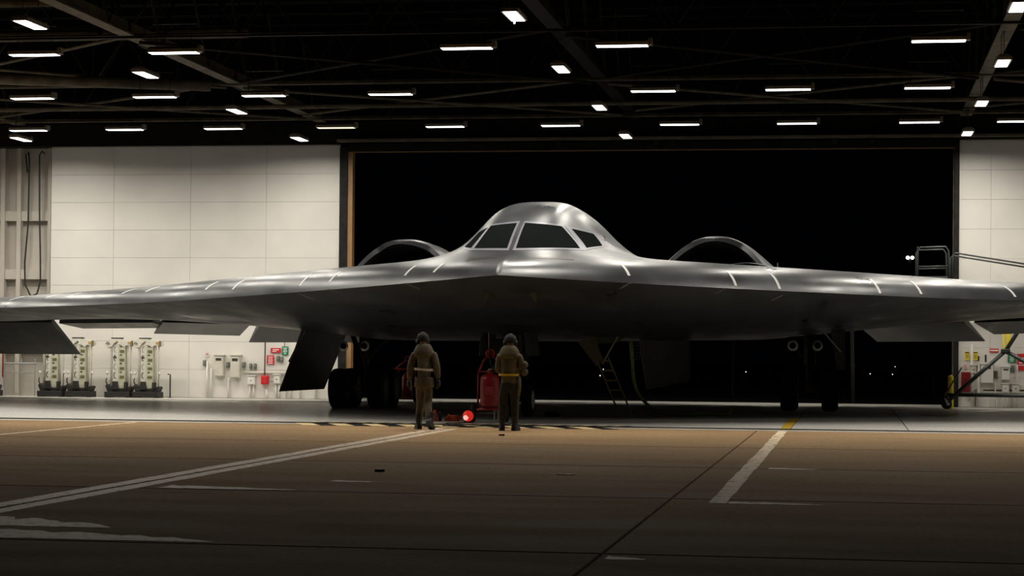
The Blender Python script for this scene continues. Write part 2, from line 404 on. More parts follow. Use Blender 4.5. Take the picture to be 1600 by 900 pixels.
# ------------------------------------------------------------------ roof
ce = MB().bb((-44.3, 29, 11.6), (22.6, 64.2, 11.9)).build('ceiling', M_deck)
tag(ce, 'dark roof deck high above the trusses', 'ceiling', kind='structure')
for i in range(17):
    MB().bb((-44, 31 + i * 1.95, 11.35), (22.3, 31.15 + i * 1.95, 11.6)).build('purlin', M_deck, ce)
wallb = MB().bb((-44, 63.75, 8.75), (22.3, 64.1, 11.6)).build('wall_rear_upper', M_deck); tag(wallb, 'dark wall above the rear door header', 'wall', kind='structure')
def truss(y, z0, z1, label, m):
    t = thing('roof_truss', label, 'truss', (0, y, 0), 0, 'roof trusses across the hangar'); t['kind'] = 'structure'
    MB().bb((-44, -.06, z0), (22.3, .06, z0 + .045)).bb((-44, -.02, z0 + .07), (22.3, .02, z0 + .10)).build('bottom_chord', m, t)
    MB().bb((-44, -.1, z1 - .15), (22.3, .1, z1)).build('top_chord', M_deck, t)
    x = -43.4; k = 0
    while x < 20:
        x2 = x + 1.65
        MB().tube([(x, 0, z0 + .1 if k % 2 == 0 else z1 - .1), (x2, 0, z1 - .1 if k % 2 == 0 else z0 + .1)], .035, 6).build('web', M_beam2, t)
        if k % 2 == 0: MB().tube([(x, 0, z0 + .1), (x, 0, z1 - .1)], .028, 6).build('post', M_beam2, t)
        x = x2; k += 1
truss(45.15, 8.62, 11.2, 'nearest shade-darkened roof truss spanning the hangar above the cockpit lamps', M_beam2)
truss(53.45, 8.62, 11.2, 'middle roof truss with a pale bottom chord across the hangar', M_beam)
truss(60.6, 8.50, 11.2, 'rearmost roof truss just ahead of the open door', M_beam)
BX = (-26.2, -16.3, -6.45, 3.35, 13.2)
BL = {-26.2: 'tan roof beam at the far left running in depth', -16.3: 'tan roof beam running in depth over the left wing', -6.45: 'shade-darkened roof beam running in depth over the cockpit',
      3.35: 'tan roof beam running in depth over the right wing', 13.2: 'roof beam running in depth beyond the right edge'}
for x in BX:
    t = thing('roof_beam', BL[x], 'beam', (x, 0, 0), 0, 'roof beams running in depth'); t['kind'] = 'structure'
    for i, (y0, y1) in enumerate(((30, 45.0), (45.3, 53.3), (53.6, 60.5), (60.7, 62.6))):
        MB().bb((-.17, y0, 8.66), (.17, y1, 8.70)).bb((-.02, y0, 8.70), (.02, y1, 9.0)).build('flange', M_beam if x != -6.45 else M_beam2, t)  # cockpit beam takes the shade-darkened steel
    for i in range(8):
        y = 33 + i * 3.6
        MB().tube([(0, y, 8.8), (0, y + 1.8, 11.2)], .04, 6).build('web', M_beam2, t); MB().tube([(0, y + 1.8, 11.2), (0, y + 3.6, 8.8)], .04, 6).build('web', M_beam2, t)
# horizontal bracing
for i, (xa, xb) in enumerate(zip(BX, BX[1:])):
    for (y0, y1) in ((53.5, 60.5), (45.3, 53.3)):
        near = y0 < 50
        t = thing('roof_brace', '%s crossed brace pair in roof bay %s' % ('front' if near else 'rear', ['at the far left', 'over the left wing', 'over the right of the cockpit', 'at the right edge'][i]), 'brace', (0, 0, 0), 0, 'roof bracing'); t['kind'] = 'structure'
        m = M_beam2 if (near and i) else M_beam  # front bays take the shade-darkened steel, except at the far left
        MB().tube([(xa + .2, y0, 8.55), (xb - .2, y1, 8.55)], .045, 6).build('brace_rod', m, t)
        MB().tube([(xb - .2, y0, 8.68), (xa + .2, y1, 8.68)], .045, 6).build('brace_rod', m, t)
for nm, pts, r, lab in (('duct', [(-26.0, 47.6, 8.33), (-16.6, 52.2, 8.46)], .15, 'thick tan diagonal duct at the upper left of the roof'),
                        ('duct', [(-40, 48.5, 9.25), (-14.5, 48.5, 9.25)], .14, 'straight round tan duct at the upper left of the roof'),
                        ('pipe', [(-40, 57.6, 8.55), (20, 57.6, 8.55)], .07, 'long dark pipe across the roof ahead of the last lamp row'),
                        ('pipe', [(-25.9, 43.4, 9.2), (-17.2, 43.4, 9.2)], .12, 'short tan pipe in the top left corner of the roof')):
    tag(MB().tube(pts, r, 12).build(nm, M_beam, None, True), lab, nm)

# ------------------------------------------------------------------ ceiling lamps
M_lens = mat('lamp_lens', (.9, .9, .88), .4, emit=((1.0, .96, .90), 7.0))
M_lens_dim = mat('lamp_lens_failing', (.9, .9, .85), .4, emit=((1.0, .85, .6), 1.2))
M_hous = mat('lamp_housing', (.20, .17, .13), .5, var=.2, scale=6)
def lamp_meshes():
    h = MB(); L, W_, z = .56, .17, 0
    a = [(-L, -W_, .02), (L, -W_, .02), (L, W_, .02), (-L, W_, .02)]
    c = [(-L, -W_, .09), (L, -W_, .09), (L, W_, .09), (-L, W_, .09)]
    d = [(-L + .03, -W_ + .08, .15), (L - .03, -W_ + .08, .15), (L - .03, W_ - .08, .15), (-L + .03, W_ - .08, .15)]
    h.add(a + c + d, [(3, 2, 1, 0), (0, 1, 5, 4), (1, 2, 6, 5), (2, 3, 7, 6), (3, 0, 4, 7), (4, 5, 9, 8), (5, 6, 10, 9), (6, 7, 11, 10), (7, 4, 8, 11), (8, 9, 10, 11)])
    h.box((L + .04, 0, .10), (.08, .2, .14))
    le = MB().bb((-L + .02, -W_ + .04, .010), (L - .02, W_ - .04, .022))
    ha = MB()
    for x in (-.4, .4): ha.tube([(x, 0, .14), (x, 0, .66)], .008, 6)
    ha.box((0, 0, .66), (1.0, .05, .03))
    wire = MB().tube([(-.1, 0, -.005), (-.09, 0, -.08), (0, 0, -.13), (.12, 0, -.1), (.17, 0, -.01)], .008, 6)
    return h.mesh('housing', M_hous), le.mesh('lens', M_lens), le.mesh('lens', M_lens_dim), ha.mesh('hanger', M_dark), wire.mesh('loose_wire', M_print, True)
LM = lamp_meshes()
LD = bpy.data.lights.new('lamp_light', 'AREA'); LD.shape = 'RECTANGLE'; LD.size = 1.06; LD.size_y = .24
LD.energy = LAMP_W; LD.color = (1.0, .94, .84); LD.spread = math.radians(SPREAD)
def lamp(x, y, z, rz, label, dim=False, wire=False):
    t = thing('ceiling_lamp', label, 'lamp', (x, y, z), rz, 'high bay lamps under the roof')
    link('housing', LM[0], t); link('lens', LM[2] if dim else LM[1], t); link('hanger', LM[3], t)
    if not dim: lo = bpy.data.objects.new('lamp_light', LD); COL.objects.link(lo); lo.parent = t; lo.location = (0, 0, .006)
    if wire: link('loose_wire', LM[4], t)
ORD = ['first', 'second', 'third', 'fourth', 'fifth', 'sixth', 'seventh', 'eighth', 'ninth', 'tenth']
rows = [(43.45, 'nearest', [-17.87, -14.65, -8.13, -4.79, 1.77]), (51.0, 'middle', [-21.02, -17.7, -14.8, -11.49, -4.84, -1.53, 1.82]),
        (58.45, 'rearmost', [-24.2, -21.2, -18.18, -14.78, -11.55, -8.19, -4.79, -1.5, 1.87, 4.53])]
for y, nm, xs in rows:
    for i, x in enumerate(xs):
        if nm == 'rearmost' and i == 3: lab = 'failing dim crosswise lamp in the rearmost row above the door corner'
        else: lab = '%s crosswise lamp from the left in the %s row' % (ORD[i], nm)
        lamp(x, y, 8.0, PI if x > 5 else 0, lab, dim=(nm == 'rearmost' and i == 3))
    for x in (11.7, 15.0): lamp(x, y, 8.0, 0, 'crosswise lamp in the %s row beyond the right edge, the %s one out' % (nm, {11.7: 'first', 15.0: 'second'}[x]))
    for x in ((-27.6, -31, -34.4)): lamp(x, y, 8.0, 0, 'crosswise lamp in the %s row beyond the left edge, the %s one out' % (nm, {-27.6: 'first', -31: 'second', -34.4: 'third'}[x]))
for x, nm in ((-16.5, 'left'), (-6.57, 'cockpit'), (3.3, 'right')):
    for y, d in ((39.4, 'nearest'), (46.87, 'second'), (54.25, 'third'), (60.75, 'rearmost')):
        xx = {(-16.5, 39.4): -16.3, (-6.57, 39.4): -6.45, (3.3, 39.4): 3.05}.get((x, y), x)
        lamp(xx, y, 7.925 if y > 60 else 8.0, PI / 2, '%s lengthwise lamp in the line under the %s roof beam%s' % (d, nm, ', with a loose wire loop' if (nm, d) == ('cockpit', 'nearest') else ''), wire=(nm == 'cockpit' and d == 'nearest'))
lamp(-25.2, 60.3, 7.94, PI / 2, 'lengthwise lamp alone at the far left by the hanging cables')
for y in (46.9, 54.2): lamp(-26.6, y, 8.0, PI / 2, '%s lengthwise lamp in the line beyond the left edge' % ('nearer' if y < 50 else 'farther'))
# ------------------------------------------------------------------ aircraft
M_skin = mat('radar_grey_paint', (.055, .058, .062), .36, .25, var=.14, scale=1.1, stretch=(1, .6, 1), rvar=.10, spec=.6)
M_skin2 = mat('window_frame_grey', (.15, .15, .18), .45)
M_glass = mat('tinted_cockpit_glass', (.008, .010, .009), .3, spec=0.0)
M_duct = mat('intake_black', (.004, .004, .004), .9)
M_mark = mat('pale_marker', (.72, .72, .70), .45)
M_mark2 = mat('dull_marker', (.20, .20, .20), .5)
M_bay = mat('bay_zinc_paint', (.05, .045, .032), .6, var=.3, scale=5)
M_door = mat('dark_door_paint', (.035, .037, .036), .5, var=.3, scale=3)
AX, AY = -7.05, 41.4
ac = thing('stealth_bomber', 'large grey flying wing bomber parked nose first in the open hangar', 'aircraft', (AX, AY, 0))
ac.rotation_euler.y = -.009
cols = []
s = 0
while s < 26.2:
    cols.append(s); s += .07 if s < 3 else (.16 if s < 8 else .4)
cols.append(26.19)
cols = [-c for c in cols[:0:-1]] + cols
N = 104
b = MB(); rings = []
for s in cols:
    l, t = v_le(s), v_te(s); c = max(t - l, .02); r = []
    us = [(j / N) ** 1.7 for j in range(N + 1)]
    zl_end = z_te(s)
    for j, u in enumerate(us):
        z = z_up(s, l + c * u)
        if j == N: z = zl_end + .02
        r.append((s, l + c * u, max(z, zl_end + .02) if j > N * .9 else z))
    for j in range(N, 0, -1):
        u = us[j]; z = lower(s, l + c * u); r.append((s, l + c * u, min(z, r[j][2] - .01)))
    rings.append(r)
n = len(rings[0]); verts = [p for r in rings for p in r]; faces = []
for i in range(len(rings) - 1):
    for j in range(n):
        a, d = i * n + j, i * n + (j + 1) % n; faces.append((a, d, d + n, a + n))
faces += [list(range(n)), list(range((len(rings) - 1) * n, len(rings) * n))[::-1]]
b.add(verts, faces)
body = b.build('airframe', M_skin, ac, True, sharp=math.radians(50))

def nrm(s, v, fn=z_up):
    e = .02
    return Vector((-(fn(s + e, v) - fn(s - e, v)) / (2 * e), -(fn(s, v + e) - fn(s, v - e)) / (2 * e), 1)).normalized()
def solve_v(s, z):
    a, b_ = v_le(s) + .25, 6.5
    for _ in range(40):
        m_ = (a + b_) / 2
        if z_up(s, m_) < z: a = m_
        else: b_ = m_
    return a
def glaze(name, bot, top, off, m, grow=0, parent=None):
    """pane between a lower edge [(s, z), (s, z)] and an upper edge, following the skin"""
    nu, nv = 12, 8; rows = []
    def ts(k, g): return [-g, -g + .0001] + [i / k for i in range(0, k + 1)] + [1 + g - .0001, 1 + g]
    W_ = max(.2, abs(bot[1][0] - bot[0][0])); H_ = top[0][1] - bot[0][1]
    U, T = ts(nu, grow / W_), ts(nv, grow / H_)
    for a, u in enumerate(U):
        r = []
        for c_, w_ in enumerate(T):
            sb, zb = bot[0][0] + (bot[1][0] - bot[0][0]) * u, bot[0][1] + (bot[1][1] - bot[0][1]) * u
            st, zt = top[0][0] + (top[1][0] - top[0][0]) * u, top[0][1] + (top[1][1] - top[0][1]) * u
            s, z = sb + (st - sb) * w_, zb + (zt - zb) * w_; v = solve_v(s, z); nn = nrm(s, v)
            rim = a in (0, len(U) - 1) or c_ in (0, len(T) - 1)
            r.append(tuple(Vector((s, v, z_up(s, v))) + nn * (-.02 if rim else off)))
        rows.append(r)
    return MB().grid(rows).build(name, m, parent or ac, True, sharp=math.radians(60))
def pane(name, corners, off, m):
    A, B, C, D_ = [Vector(c) for c in corners]; rows = []
    ts = [0, .0001] + [i / 8 for i in range(1, 8)] + [.9999, 1]
    for u in ts:
        r = []
        for w_ in ts:
            p = (A * (1 - u) + B * u) * (1 - w_) + (D_ * (1 - u) + C * u) * w_
            q = Vector((p.x, p.y, z_up(p.x, p.y))); r.append(tuple(q + nrm(p.x, p.y) * (-.02 if u in (0, 1) or w_ in (0, 1) else off)))
        rows.append(r)
    return MB().grid(rows).build(name, m, ac, True, sharp=math.radians(60))
WIN = {'left side': ([(-.93, 3.755), (-1.12, 3.79)], [(-.74, 4.245), (-.95, 4.15)]),
       'left front': ([(-.105, 3.73), (-.84, 3.745)], [(-.075, 4.33), (-.665, 4.28)]),
       'right front': ([(.088, 3.73), (1.34, 3.757)], [(.106, 4.333), (.86, 4.27)]),
       'right side': ([(1.43, 3.79), (1.60, 3.91)], [(1.03, 4.24), (1.335, 4.207)])}
for k, (bo_, to_) in WIN.items():
    fr = glaze('window_frame', bo_, to_, .006, M_skin2, .055)
    g_ = glaze('windscreen_pane', bo_, to_, .014, M_glass, 0, fr); g_['label'] = 'dark %s cockpit pane' % k
# panel bands over the nose
for c in ([(-.9, 1.25), (-.2, 1.05), (-.2, 1.25), (-.85, 1.5)], [(.55, 1.25), (1.35, 1.65), (1.3, 1.85), (.6, 1.5)]):
    pane('nose_panel', c, .004, mat('dull_nose_panel', (.10, .095, .09), .3, .6))

def nacelle(sg):
    sc, v0, v1 = 3.86 * sg, 8.35, 16.0
    wo, wi = 1.42, 1.14
    nq, nv_ = 40, 26
    def zz(q): return 1 - abs(q) ** 2.3
    def zig(q):
        a = abs(q); return .55 * (a / .48) if a < .48 else .55 - .4 * (a - .48) / .52
    def top(v):
        t = (v - v0) / (v1 - v0); return interp([(0, 4.27), (.05, 4.33), (.12, 4.37), (.3, 4.36), (.6, 4.12), (.85, 3.6), (1, 3.0)], t)
    rows_o = []
    for k in range(nv_ + 1):
        t = k / nv_; r = []
        for i in range(nq + 1):
            q = -1 + 2 * i / nq; v = v0 + zig(q) * (1 - t) ** 3 + (v1 - v0) * t
            fl = .93 + .07 * min(1, t * 8) + (.28 * min(1, t * 2.5)) * abs(q) ** 3
            x = sc + wo * q * fl; zb = deck(x, v) - .12
            r.append((x, v, zb + (max(top(v), zb + .05) - zb) * zz(q)))
        rows_o.append(r)
    rows_i = []
    for k in range(9):
        t = k / 8; r = []
        for i in range(nq + 1):
            q = -1 + 2 * i / nq; v = v0 + .06 * (k > 0) + zig(q) * (1 - t) ** 3 + 3.6 * t
            x = sc + (wi if k else wi + .04) * q; zb = deck(x, v) - .10
            r.append((x, v, zb + (4.27 - (.10 if k else .06) - .25 * t - zb) * zz(q)))
        rows_i.append(r)
    mb = MB(); mb.grid(rows_o); mb.grid([rows_o[0], rows_i[0]])
    o = mb.build('engine_nacelle', M_skin, ac, True, sharp=math.radians(45)); o['label'] = 'hooded %s engine intake with a toothed lip' % ('right' if sg > 0 else 'left')
    d = MB(); d.grid(rows_i); d.add(rows_i[-1], [list(range(nq + 1))])
    dd = d.build('intake_duct', M_duct, o, True, fix=False)
    # boundary-layer slot lip
    L = []
    for i in range(15):
        q = (.15 + .85 * i / 14); x = sc + sg * q * (wo + .05); v = v0 - .55 + .3 * q
        L.append((x, v, deck(x, v) + .10 * math.sin(PI * i / 14) + .01))
    MB().grid([L, [(x, v + .35, z + .03) for x, v, z in L], [(x, v + .35, z - .01) for x, v, z in L]]).build('slot_lip', M_skin, o, True)
    # raised auxiliary door behind the lip
    x = sc + sg * 1.36; MB().prism([(x, 12.2, 3.35), (x, 13.3, 3.35), (x, 12.3, 4.0 if sg < 0 else 3.85)], (sg * .03, 0, 0)).build('auxiliary_door', M_skin if sg < 0 else M_door, o)
nacelle(-1); nacelle(1)

def elevon(sg, s1, s2, chord, droop, lab=None, th=.15, m=None):
    a = Vector((s1, v_te(s1), z_te(s1))); c = Vector((s2, v_te(s2), z_te(s2)))
    e = (c - a); e.z = 0; e.normalize(); nrm_ = Vector((-e.y, e.x, 0))
    if nrm_.y < 0: nrm_ = -nrm_
    dd = nrm_ * math.cos(droop) + Vector((0, 0, -math.sin(droop))); up_ = nrm_ * math.sin(droop) + Vector((0, 0, math.cos(droop)))
    g_ = e * .03
    pts = []
    for p, k in ((a + g_, 1), (c - g_, -1)):
        p = p - nrm_ * .06
        pts += [p + up_ * .02, p - up_ * th, p + dd * chord - up_ * .03, p + dd * chord + up_ * .0]
    pts = [Vector((p.x * sg, p.y, p.z)) for p in pts]
    o = MB().add(pts, [(0, 1, 2, 3), (7, 6, 5, 4), (0, 4, 5, 1), (1, 5, 6, 2), (2, 6, 7, 3), (3, 7, 4, 0)]).build('elevon', m or M_skin, ac)
    if lab: o['label'] = lab
D = math.radians
for sg, side in ((-1, 'left'), (1, 'right')):
    elevon(sg, 16.5, 22.4, 1.7, D(38), 'steeply lowered %s outer control surface' % side, .15, M_door)
    elevon(sg, 13.0, 16.3, 1.15, D(13))
    elevon(sg, 10.55, 12.8, 1.15, D(22))
    elevon(sg, 7.3, 10.35, 1.25, D(30))
    elevon(sg, 4.1, 7.1, 1.0, D(14))
    elevon(sg, .3, 3.7, .9, D(8))
# reflective strips along the leading edge
UP = [(-14.5, 10.06), (-13.17, 9.24), (-12.37, 8.66), (-10.48, 7.42), (-9.69, 6.9), (-7.74, 5.48), (-6.9, 4.86), (-4.95, 3.54), (-4.15, 3.04), (-2.18, 1.76), (-1.47, 1.32), (2.42, 1.9), (4.57, 3.22), (5.48, 3.8), (7.63, 5.22), (8.54, 5.84), (10.69, 7.26)]
LO = [(-15.0, 10.3), (-13.06, 8.98), (-12.26, 8.38), (-10.33, 7.02), (-9.56, 6.54), (-7.75, 5.52), (-6.96, 5.06), (-4.95, 3.58), (-4.08, 2.78), (-2.11, 1.58), (2.43, 1.78), (4.35, 3.02), (5.51, 4.18), (7.61, 6.12), (8.54, 6.66), (10.77, 8.32)]
def marker(s, v, fn, sgz, m, L, w_):
    q = 1 if s > 0 else -1; d = Vector((-.545 * q, .84)); e = Vector((d.y, -d.x)); rows = []
    for k, t in enumerate((-.5, -.25, 0, .25, .5)):
        r = []
        for h, oo in ((-.5, -.01), (-.5, .008), (.5, .008), (.5, -.01)):
            p = Vector((s, v)) + d * L * t + e * w_ * h; r.append((p.x, p.y, fn(p.x, p.y) + sgz * oo))
        rows.append(r)
    MB().grid(rows).build('marker_strip', m, ac)
for s, v in UP: marker(s, v, z_up, 1, M_mark, .30 + .012 * abs(s), .06)
for s, v in LO: marker(s, v, lower, -1, M_mark2, .45, .045)

# landing gear --------------------------------------------------------------
M_tire = mat('tyre', (.012, .012, .012), .75)
M_strut = mat('gear_strut_paint', (.05, .05, .048), .45, .3, var=.2, scale=6)
M_hub = mat('white_hub', (.85, .85, .83), .45)
def wheel(parent, c, r, w_, hubm, hr=.55):
    t = MB().lathe([(r * .55, -w_ / 2), (r * .86, -w_ / 2), (r * .97, -w_ * .36), (r, -w_ * .15), (r, w_ * .15), (r * .97, w_ * .36), (r * .86, w_ / 2), (r * .55, w_ / 2)], c, 'X', 28).build('wheel', M_tire, parent, True, sharp=D(40))
    MB().lathe([(.03, -w_ * .42 - .01), (r * hr, -w_ * .40), (r * hr, w_ * .40), (.03, w_ * .42 + .01)], c, 'X', 24).lathe([(r * hr * .98, -w_ * .53), (r * hr * .98, w_ * .53)], c, 'X', 24).build('hub', hubm, t, True, sharp=D(30))
for sg, side in ((-1, 'left'), (1, 'right')):
    gc = (6.02 * sg, 13.75)
    g_ = MB(); x, y = gc
    g_.cyl((x, y, .62), (x, y, 1.25), .10).cyl((x, y, 1.2), (x, y, 2.35), .15).cyl((x, y, 1.3), (x - sg * .9, y + .2, 2.2), .06).cyl((x, y - .1, 1.1), (x, y - 1.6, 2.2), .07)
    g_.box((x, y, .58), (.2, 1.7, .2))
    for yy in (-.66, .66): g_.cyl((x - .6, y + yy, .56), (x + .6, y + yy, .56), .07)
    st = g_.build('main_gear_strut', M_strut, ac, True, sharp=D(35)); st['label'] = '%s main landing gear leg with a four wheel bogie' % side
    for yy in (-.66, .66):
        for xx in (-.53, .53): wheel(st, (x + xx, y + yy, .56), .56, .42, M_strut)
    for xx in ((-.42, .22) if sg > 0 else (.18, -.4)):
        l = MB().lathe([(.06, .12), (.12, .05), (.14, -.03), (.115, -.035)], (x + xx, y - .75, 1.72), 'Y', 18).build('landing_light', mat('lamp_rim', (.35, .34, .32), .3, .8), st, True, sharp=D(35))
        MB().lathe([(.11, -.02), (.07, -.045), (.01, -.05)], (x + xx, y - .75, 1.72), 'Y', 16).build('lens', M_glass, l, True)
MB().prism([(-7.05, 11.2, 2.3), (-7.05, 15.9, 2.2), (-7.62, 15.4, .52), (-7.72, 11.2, .52)], (.05, 0, .01)).build('gear_door', M_door, ac)['label'] = 'dark left main gear door hanging outward'
gd = MB().prism([(7.08, 11.0, 2.35), (7.08, 15.4, 2.2), (7.10, 15.2, .55), (7.10, 11.3, .28)], (.09, 0, 0)).build('gear_door', mat('grey_door_edge', (.13, .135, .14), .5), ac); gd['label'] = 'grey right main gear door seen edge on'
for (x, y, z, x2, y2, z2) in ((-7.0, 11.4, 2.25, -7.45, 11.2, 1.3), (6.2, 11.2, 2.3, 6.85, 11.3, 1.55)): MB().cyl((x, y, z), (x2, y2, z2), .022, 8).build('door_rod', M_steel, ac)
MB().prism([(6.55, 11.6, 2.35), (6.95, 11.6, 2.35), (6.95, 11.6, 1.1), (6.75, 11.6, 1.1)], (0, .04, 0)).build('gear_bay_panel', M_bay, ac)
# nose gear
nx, ny = -.76, 7.35
g_ = MB().cyl((nx, ny, .4), (nx, ny, 1.95), .09).cyl((nx, ny, 1.2), (nx + .05, ny + 1.6, 1.95), .05).cyl((nx - .38, ny, .4), (nx + .38, ny, .4), .05).box((nx, ny - .1, 1.0), (.16, .2, .3))
ng = g_.build('nose_gear_strut', M_strut, ac, True, sharp=D(35)); ng['label'] = 'nose gear leg with twin wheels'
for xx in (-.25, .25): wheel(ng, (nx + xx, ny, .40), .40, .24, M_hub, .56)
MB().prism([(nx - .5, ny - 2.2, 2.0), (nx - .5, ny - .3, 1.95), (nx - .55, ny - .3, 1.45), (nx - .55, ny - 2.2, 1.45)], (.03, 0, 0)).build('nose_gear_door', M_door, ac)
MB().prism([(nx + .5, ny - 2.2, 2.0), (nx + .5, ny - .3, 1.95), (nx + .55, ny - .3, 1.45), (nx + .55, ny - 2.2, 1.45)], (.03, 0, 0)).build('nose_gear_door', M_door, ac)
MB().prism([(nx - .62, ny - .9, 1.86), (nx - .18, ny - .9, 1.86), (nx - .18, ny - .9, 1.50), (nx - .62, ny - .9, 1.50)], (0, .03, 0)).build('nose_gear_door', M_door, ac)
for x, w1 in ((-.42, -.13), (.42, .16)):
    MB().prism([(x, 1.55, 2.76), (x + w1, 1.5, 2.80), (x + w1 * .9, 1.6, 2.55)], (0, .05, 0)).build('bay_corner', M_bay, ac)
# weapon-bay door, crew hatch
MB().prism([(1.75, 11.4, 1.92), (2.95, 12.6, 1.92), (2.95, 12.6, .80), (1.95, 11.4, .58)], (-.03, .05, 0)).build('bay_door', mat('bay_door_grey', (.075, .08, .08), .55, var=.2, scale=2), ac)
MB().prism([(-2.1, 12.4, 1.95), (-1.2, 12.4, 1.95), (-1.3, 12.4, .85), (-1.95, 12.4, .75)], (0, .05, 0)).build('bay_door', M_door, ac)
MB().prism([(.52, 8.6, 1.80), (.95, 8.3, 1.92), (1.18, 8.3, 1.35), (.98, 8.6, 1.2)], (.02, .05, 0)).build('crew_hatch', mat('tan_hatch', (.15, .12, .075), .6), ac)
MB().prism([(.85, 8.35, 1.90), (1.75, 8.35, 1.95), (1.5, 8.35, 1.78), (.95, 8.35, 1.74)], (0, .2, 0)).build('hatch_sill', mat('green_zinc', (.05, .09, .03), .6), ac)
for x0 in (1.62, 2.08):
    v = MB(); y = 10.4
    for i in range(6): v.bb((x0 + i * .08, y, 1.36), (x0 + i * .08 + .02, y + .05, 1.80))
    for i in range(6): v.bb((x0, y, 1.36 + i * .084), (x0 + .42, y + .04, 1.38 + i * .084))
    v.build('vent_grille', mat('pale_grille', (.13, .12, .10), .6), ac)
v = MB()
for i in range(5): v.bb((-1.52 + i * .06, 9.0, 1.40), (-1.50 + i * .06, 9.04, 1.72))
for i in range(5): v.bb((-1.52, 9.0, 1.40 + i * .075), (-1.26, 9.03, 1.42 + i * .075))
v.build('vent_grille', MATS['pale_grille'], ac)
# ladder to the crew hatch
lad = MB(); A, B_ = Vector((.98, 8.5, 1.42)), Vector((1.62, 8.0, .02))
for off in (0, .30): lad.tube([A + Vector((off, 0, 0)), B_ + Vector((off, 0, 0))], .022, 8)
lad.build('ladder_rail', mat('ladder_alloy', (.30, .25, .17), .45, .3), ac)
for i in range(6):
    p = A.lerp(B_, (i + .4) / 6); MB().box(p + Vector((.15, 0, 0)), (.3, .05, .035)).build('ladder_rung', MATS['ladder_alloy'], ac)
MB().cyl((1.55, 8.3, 1.95), (1.16, 8.3, 1.25), .025, 8).build('hatch_strut', MATS['ladder_alloy'], ac)
# ------------------------------------------------------------------ people
M_olive = mat('olive_parka', (.095, .076, .033), .8, var=.3, scale=9, bump=.5)
M_olive2 = mat('brown_green_parka', (.085, .066, .036), .8, var=.35, scale=9, bump=.5)
M_trous = mat('dark_trousers', (.022, .022, .019), .85, var=.3, scale=9)
M_boot = mat('black_boots', (.012, .011, .010), .55)
M_glove = mat('dark_gloves', (.018, .017, .014), .7)
M_skinp = mat('skin', (.35, .2, .13), .6)
M_knit = mat('black_knit_cap', (.014, .014, .014), .9)
M_beltw = mat('reflective_white_belt', (.62, .62, .60), .5)
M_belty = mat('reflective_yellow_belt', (.62, .42, .02), .5)
def skin_body(name, pts, edges, mats, zone, parent):
    me = bpy.data.meshes.new(name); me.from_pydata([p[0] for p in pts], edges, [])
    o = bpy.data.objects.new(name, me); COL.objects.link(o)
    sk = o.modifiers.new('skin', 'SKIN'); sk.use_smooth_shade = True; sk.branch_smoothing = .6
    ss = o.modifiers.new('sub', 'SUBSURF'); ss.levels = 2; ss.render_levels = 2
    for i, p in enumerate(pts):
        d = me.skin_vertices[0].data[i]; r = p[1]; d.radius = r if isinstance(r, tuple) else (r, r); d.use_root = (i == 0)
    bpy.context.view_layer.update()
    dg = bpy.context.evaluated_depsgraph_get(); ne = bpy.data.meshes.new_from_object(o.evaluated_get(dg))
    bpy.data.objects.remove(o, do_unlink=True)
    ne.name = name; ne.materials.clear()
    for m in mats: ne.materials.append(m)
    for p in ne.polygons: p.material_index = zone(p.center); p.use_smooth = True
    q = bpy.data.objects.new(name, ne); COL.objects.link(q); q.parent = parent; return q
def ring_band(rx, ry, z, h, c=(0, 0), n=28, tilt=0):
    rows = []
    for k, (dz, e) in enumerate(((-h / 2, 0), (-h / 2, .012), (h / 2, .012), (h / 2, 0))):
        rows.append([(c[0] + (rx + e) * math.cos(2 * PI * i / n), c[1] + (ry + e) * math.sin(2 * PI * i / n), z + dz + tilt * math.cos(2 * PI * i / n)) for i in range(n + 1)])
    return MB().grid(rows)
def hand(name, parent, wrist, d, side):
    """gloved hand: palm and five curled fingers; d = direction of the fingers"""
    d = Vector(d).normalized(); s_ = Vector((0, 1, 0)); s_ = (s_ - d * s_.dot(d)).normalized(); nrm_ = d.cross(s_) * side
    w = Vector(wrist); m = MB()
    m.tube([w - d * .02, w + d * .03, w + d * .08, w + d * .105], [.034, .045, .048, .036], 10)
    for i, (off, L) in enumerate(((.036, .070), (.013, .082), (-.011, .076), (-.034, .060))):
        a = w + d * .088 + s_ * off
        m.tube([a, a + d * L * .45 + nrm_ * .008, a + d * L * .8 + nrm_ * .03, a + d * L * .85 + nrm_ * .055], [.0125, .0125, .0115, .008], 8)
    a = w + d * .03 + s_ * .038
    m.tube([a, a + s_ * .03 + d * .03, a + s_ * .036 + d * .062 + nrm_ * .02], [.017, .015, .010], 8)
    return m.build(name, M_glove, parent, True)
def boot(parent, c, yawf, pitchf=0):
    m = MB(); R = Matrix.Rotation(yawf, 3, 'Z') @ Matrix.Rotation(pitchf, 3, 'X'); c = Vector(c)
    prof = [(-.11, .045, .0, .085), (-.085, .052, .0, .17), (-.03, .052, .0, .19), (.03, .050, .0, .13), (.09, .054, .0, .095), (.15, .050, .0, .08), (.185, .030, .01, .055)]
    rows = []
    for y, w_, z0, z1 in prof:
        rows.append([tuple(c + R @ Vector((x * w_, y, z))) for x, z in ((-1, z0), (-1, z0 + (z1 - z0) * .55), (-.6, z1), (.6, z1), (1, z0 + (z1 - z0) * .55), (1, z0), (-1, z0))])
    m.grid(rows); m.add(rows[0][:6], [list(range(6))]); m.add(rows[-1][:6], [list(range(6))[::-1]])
    sh = MB().tube([c + R @ Vector((0, -.03, .1)), c + R @ Vector((0, -.035, .28))], [.058, .07], 12)
    m.add(sh.v, sh.f)
    return m.build('boot', M_boot, parent, True, sharp=D(50))
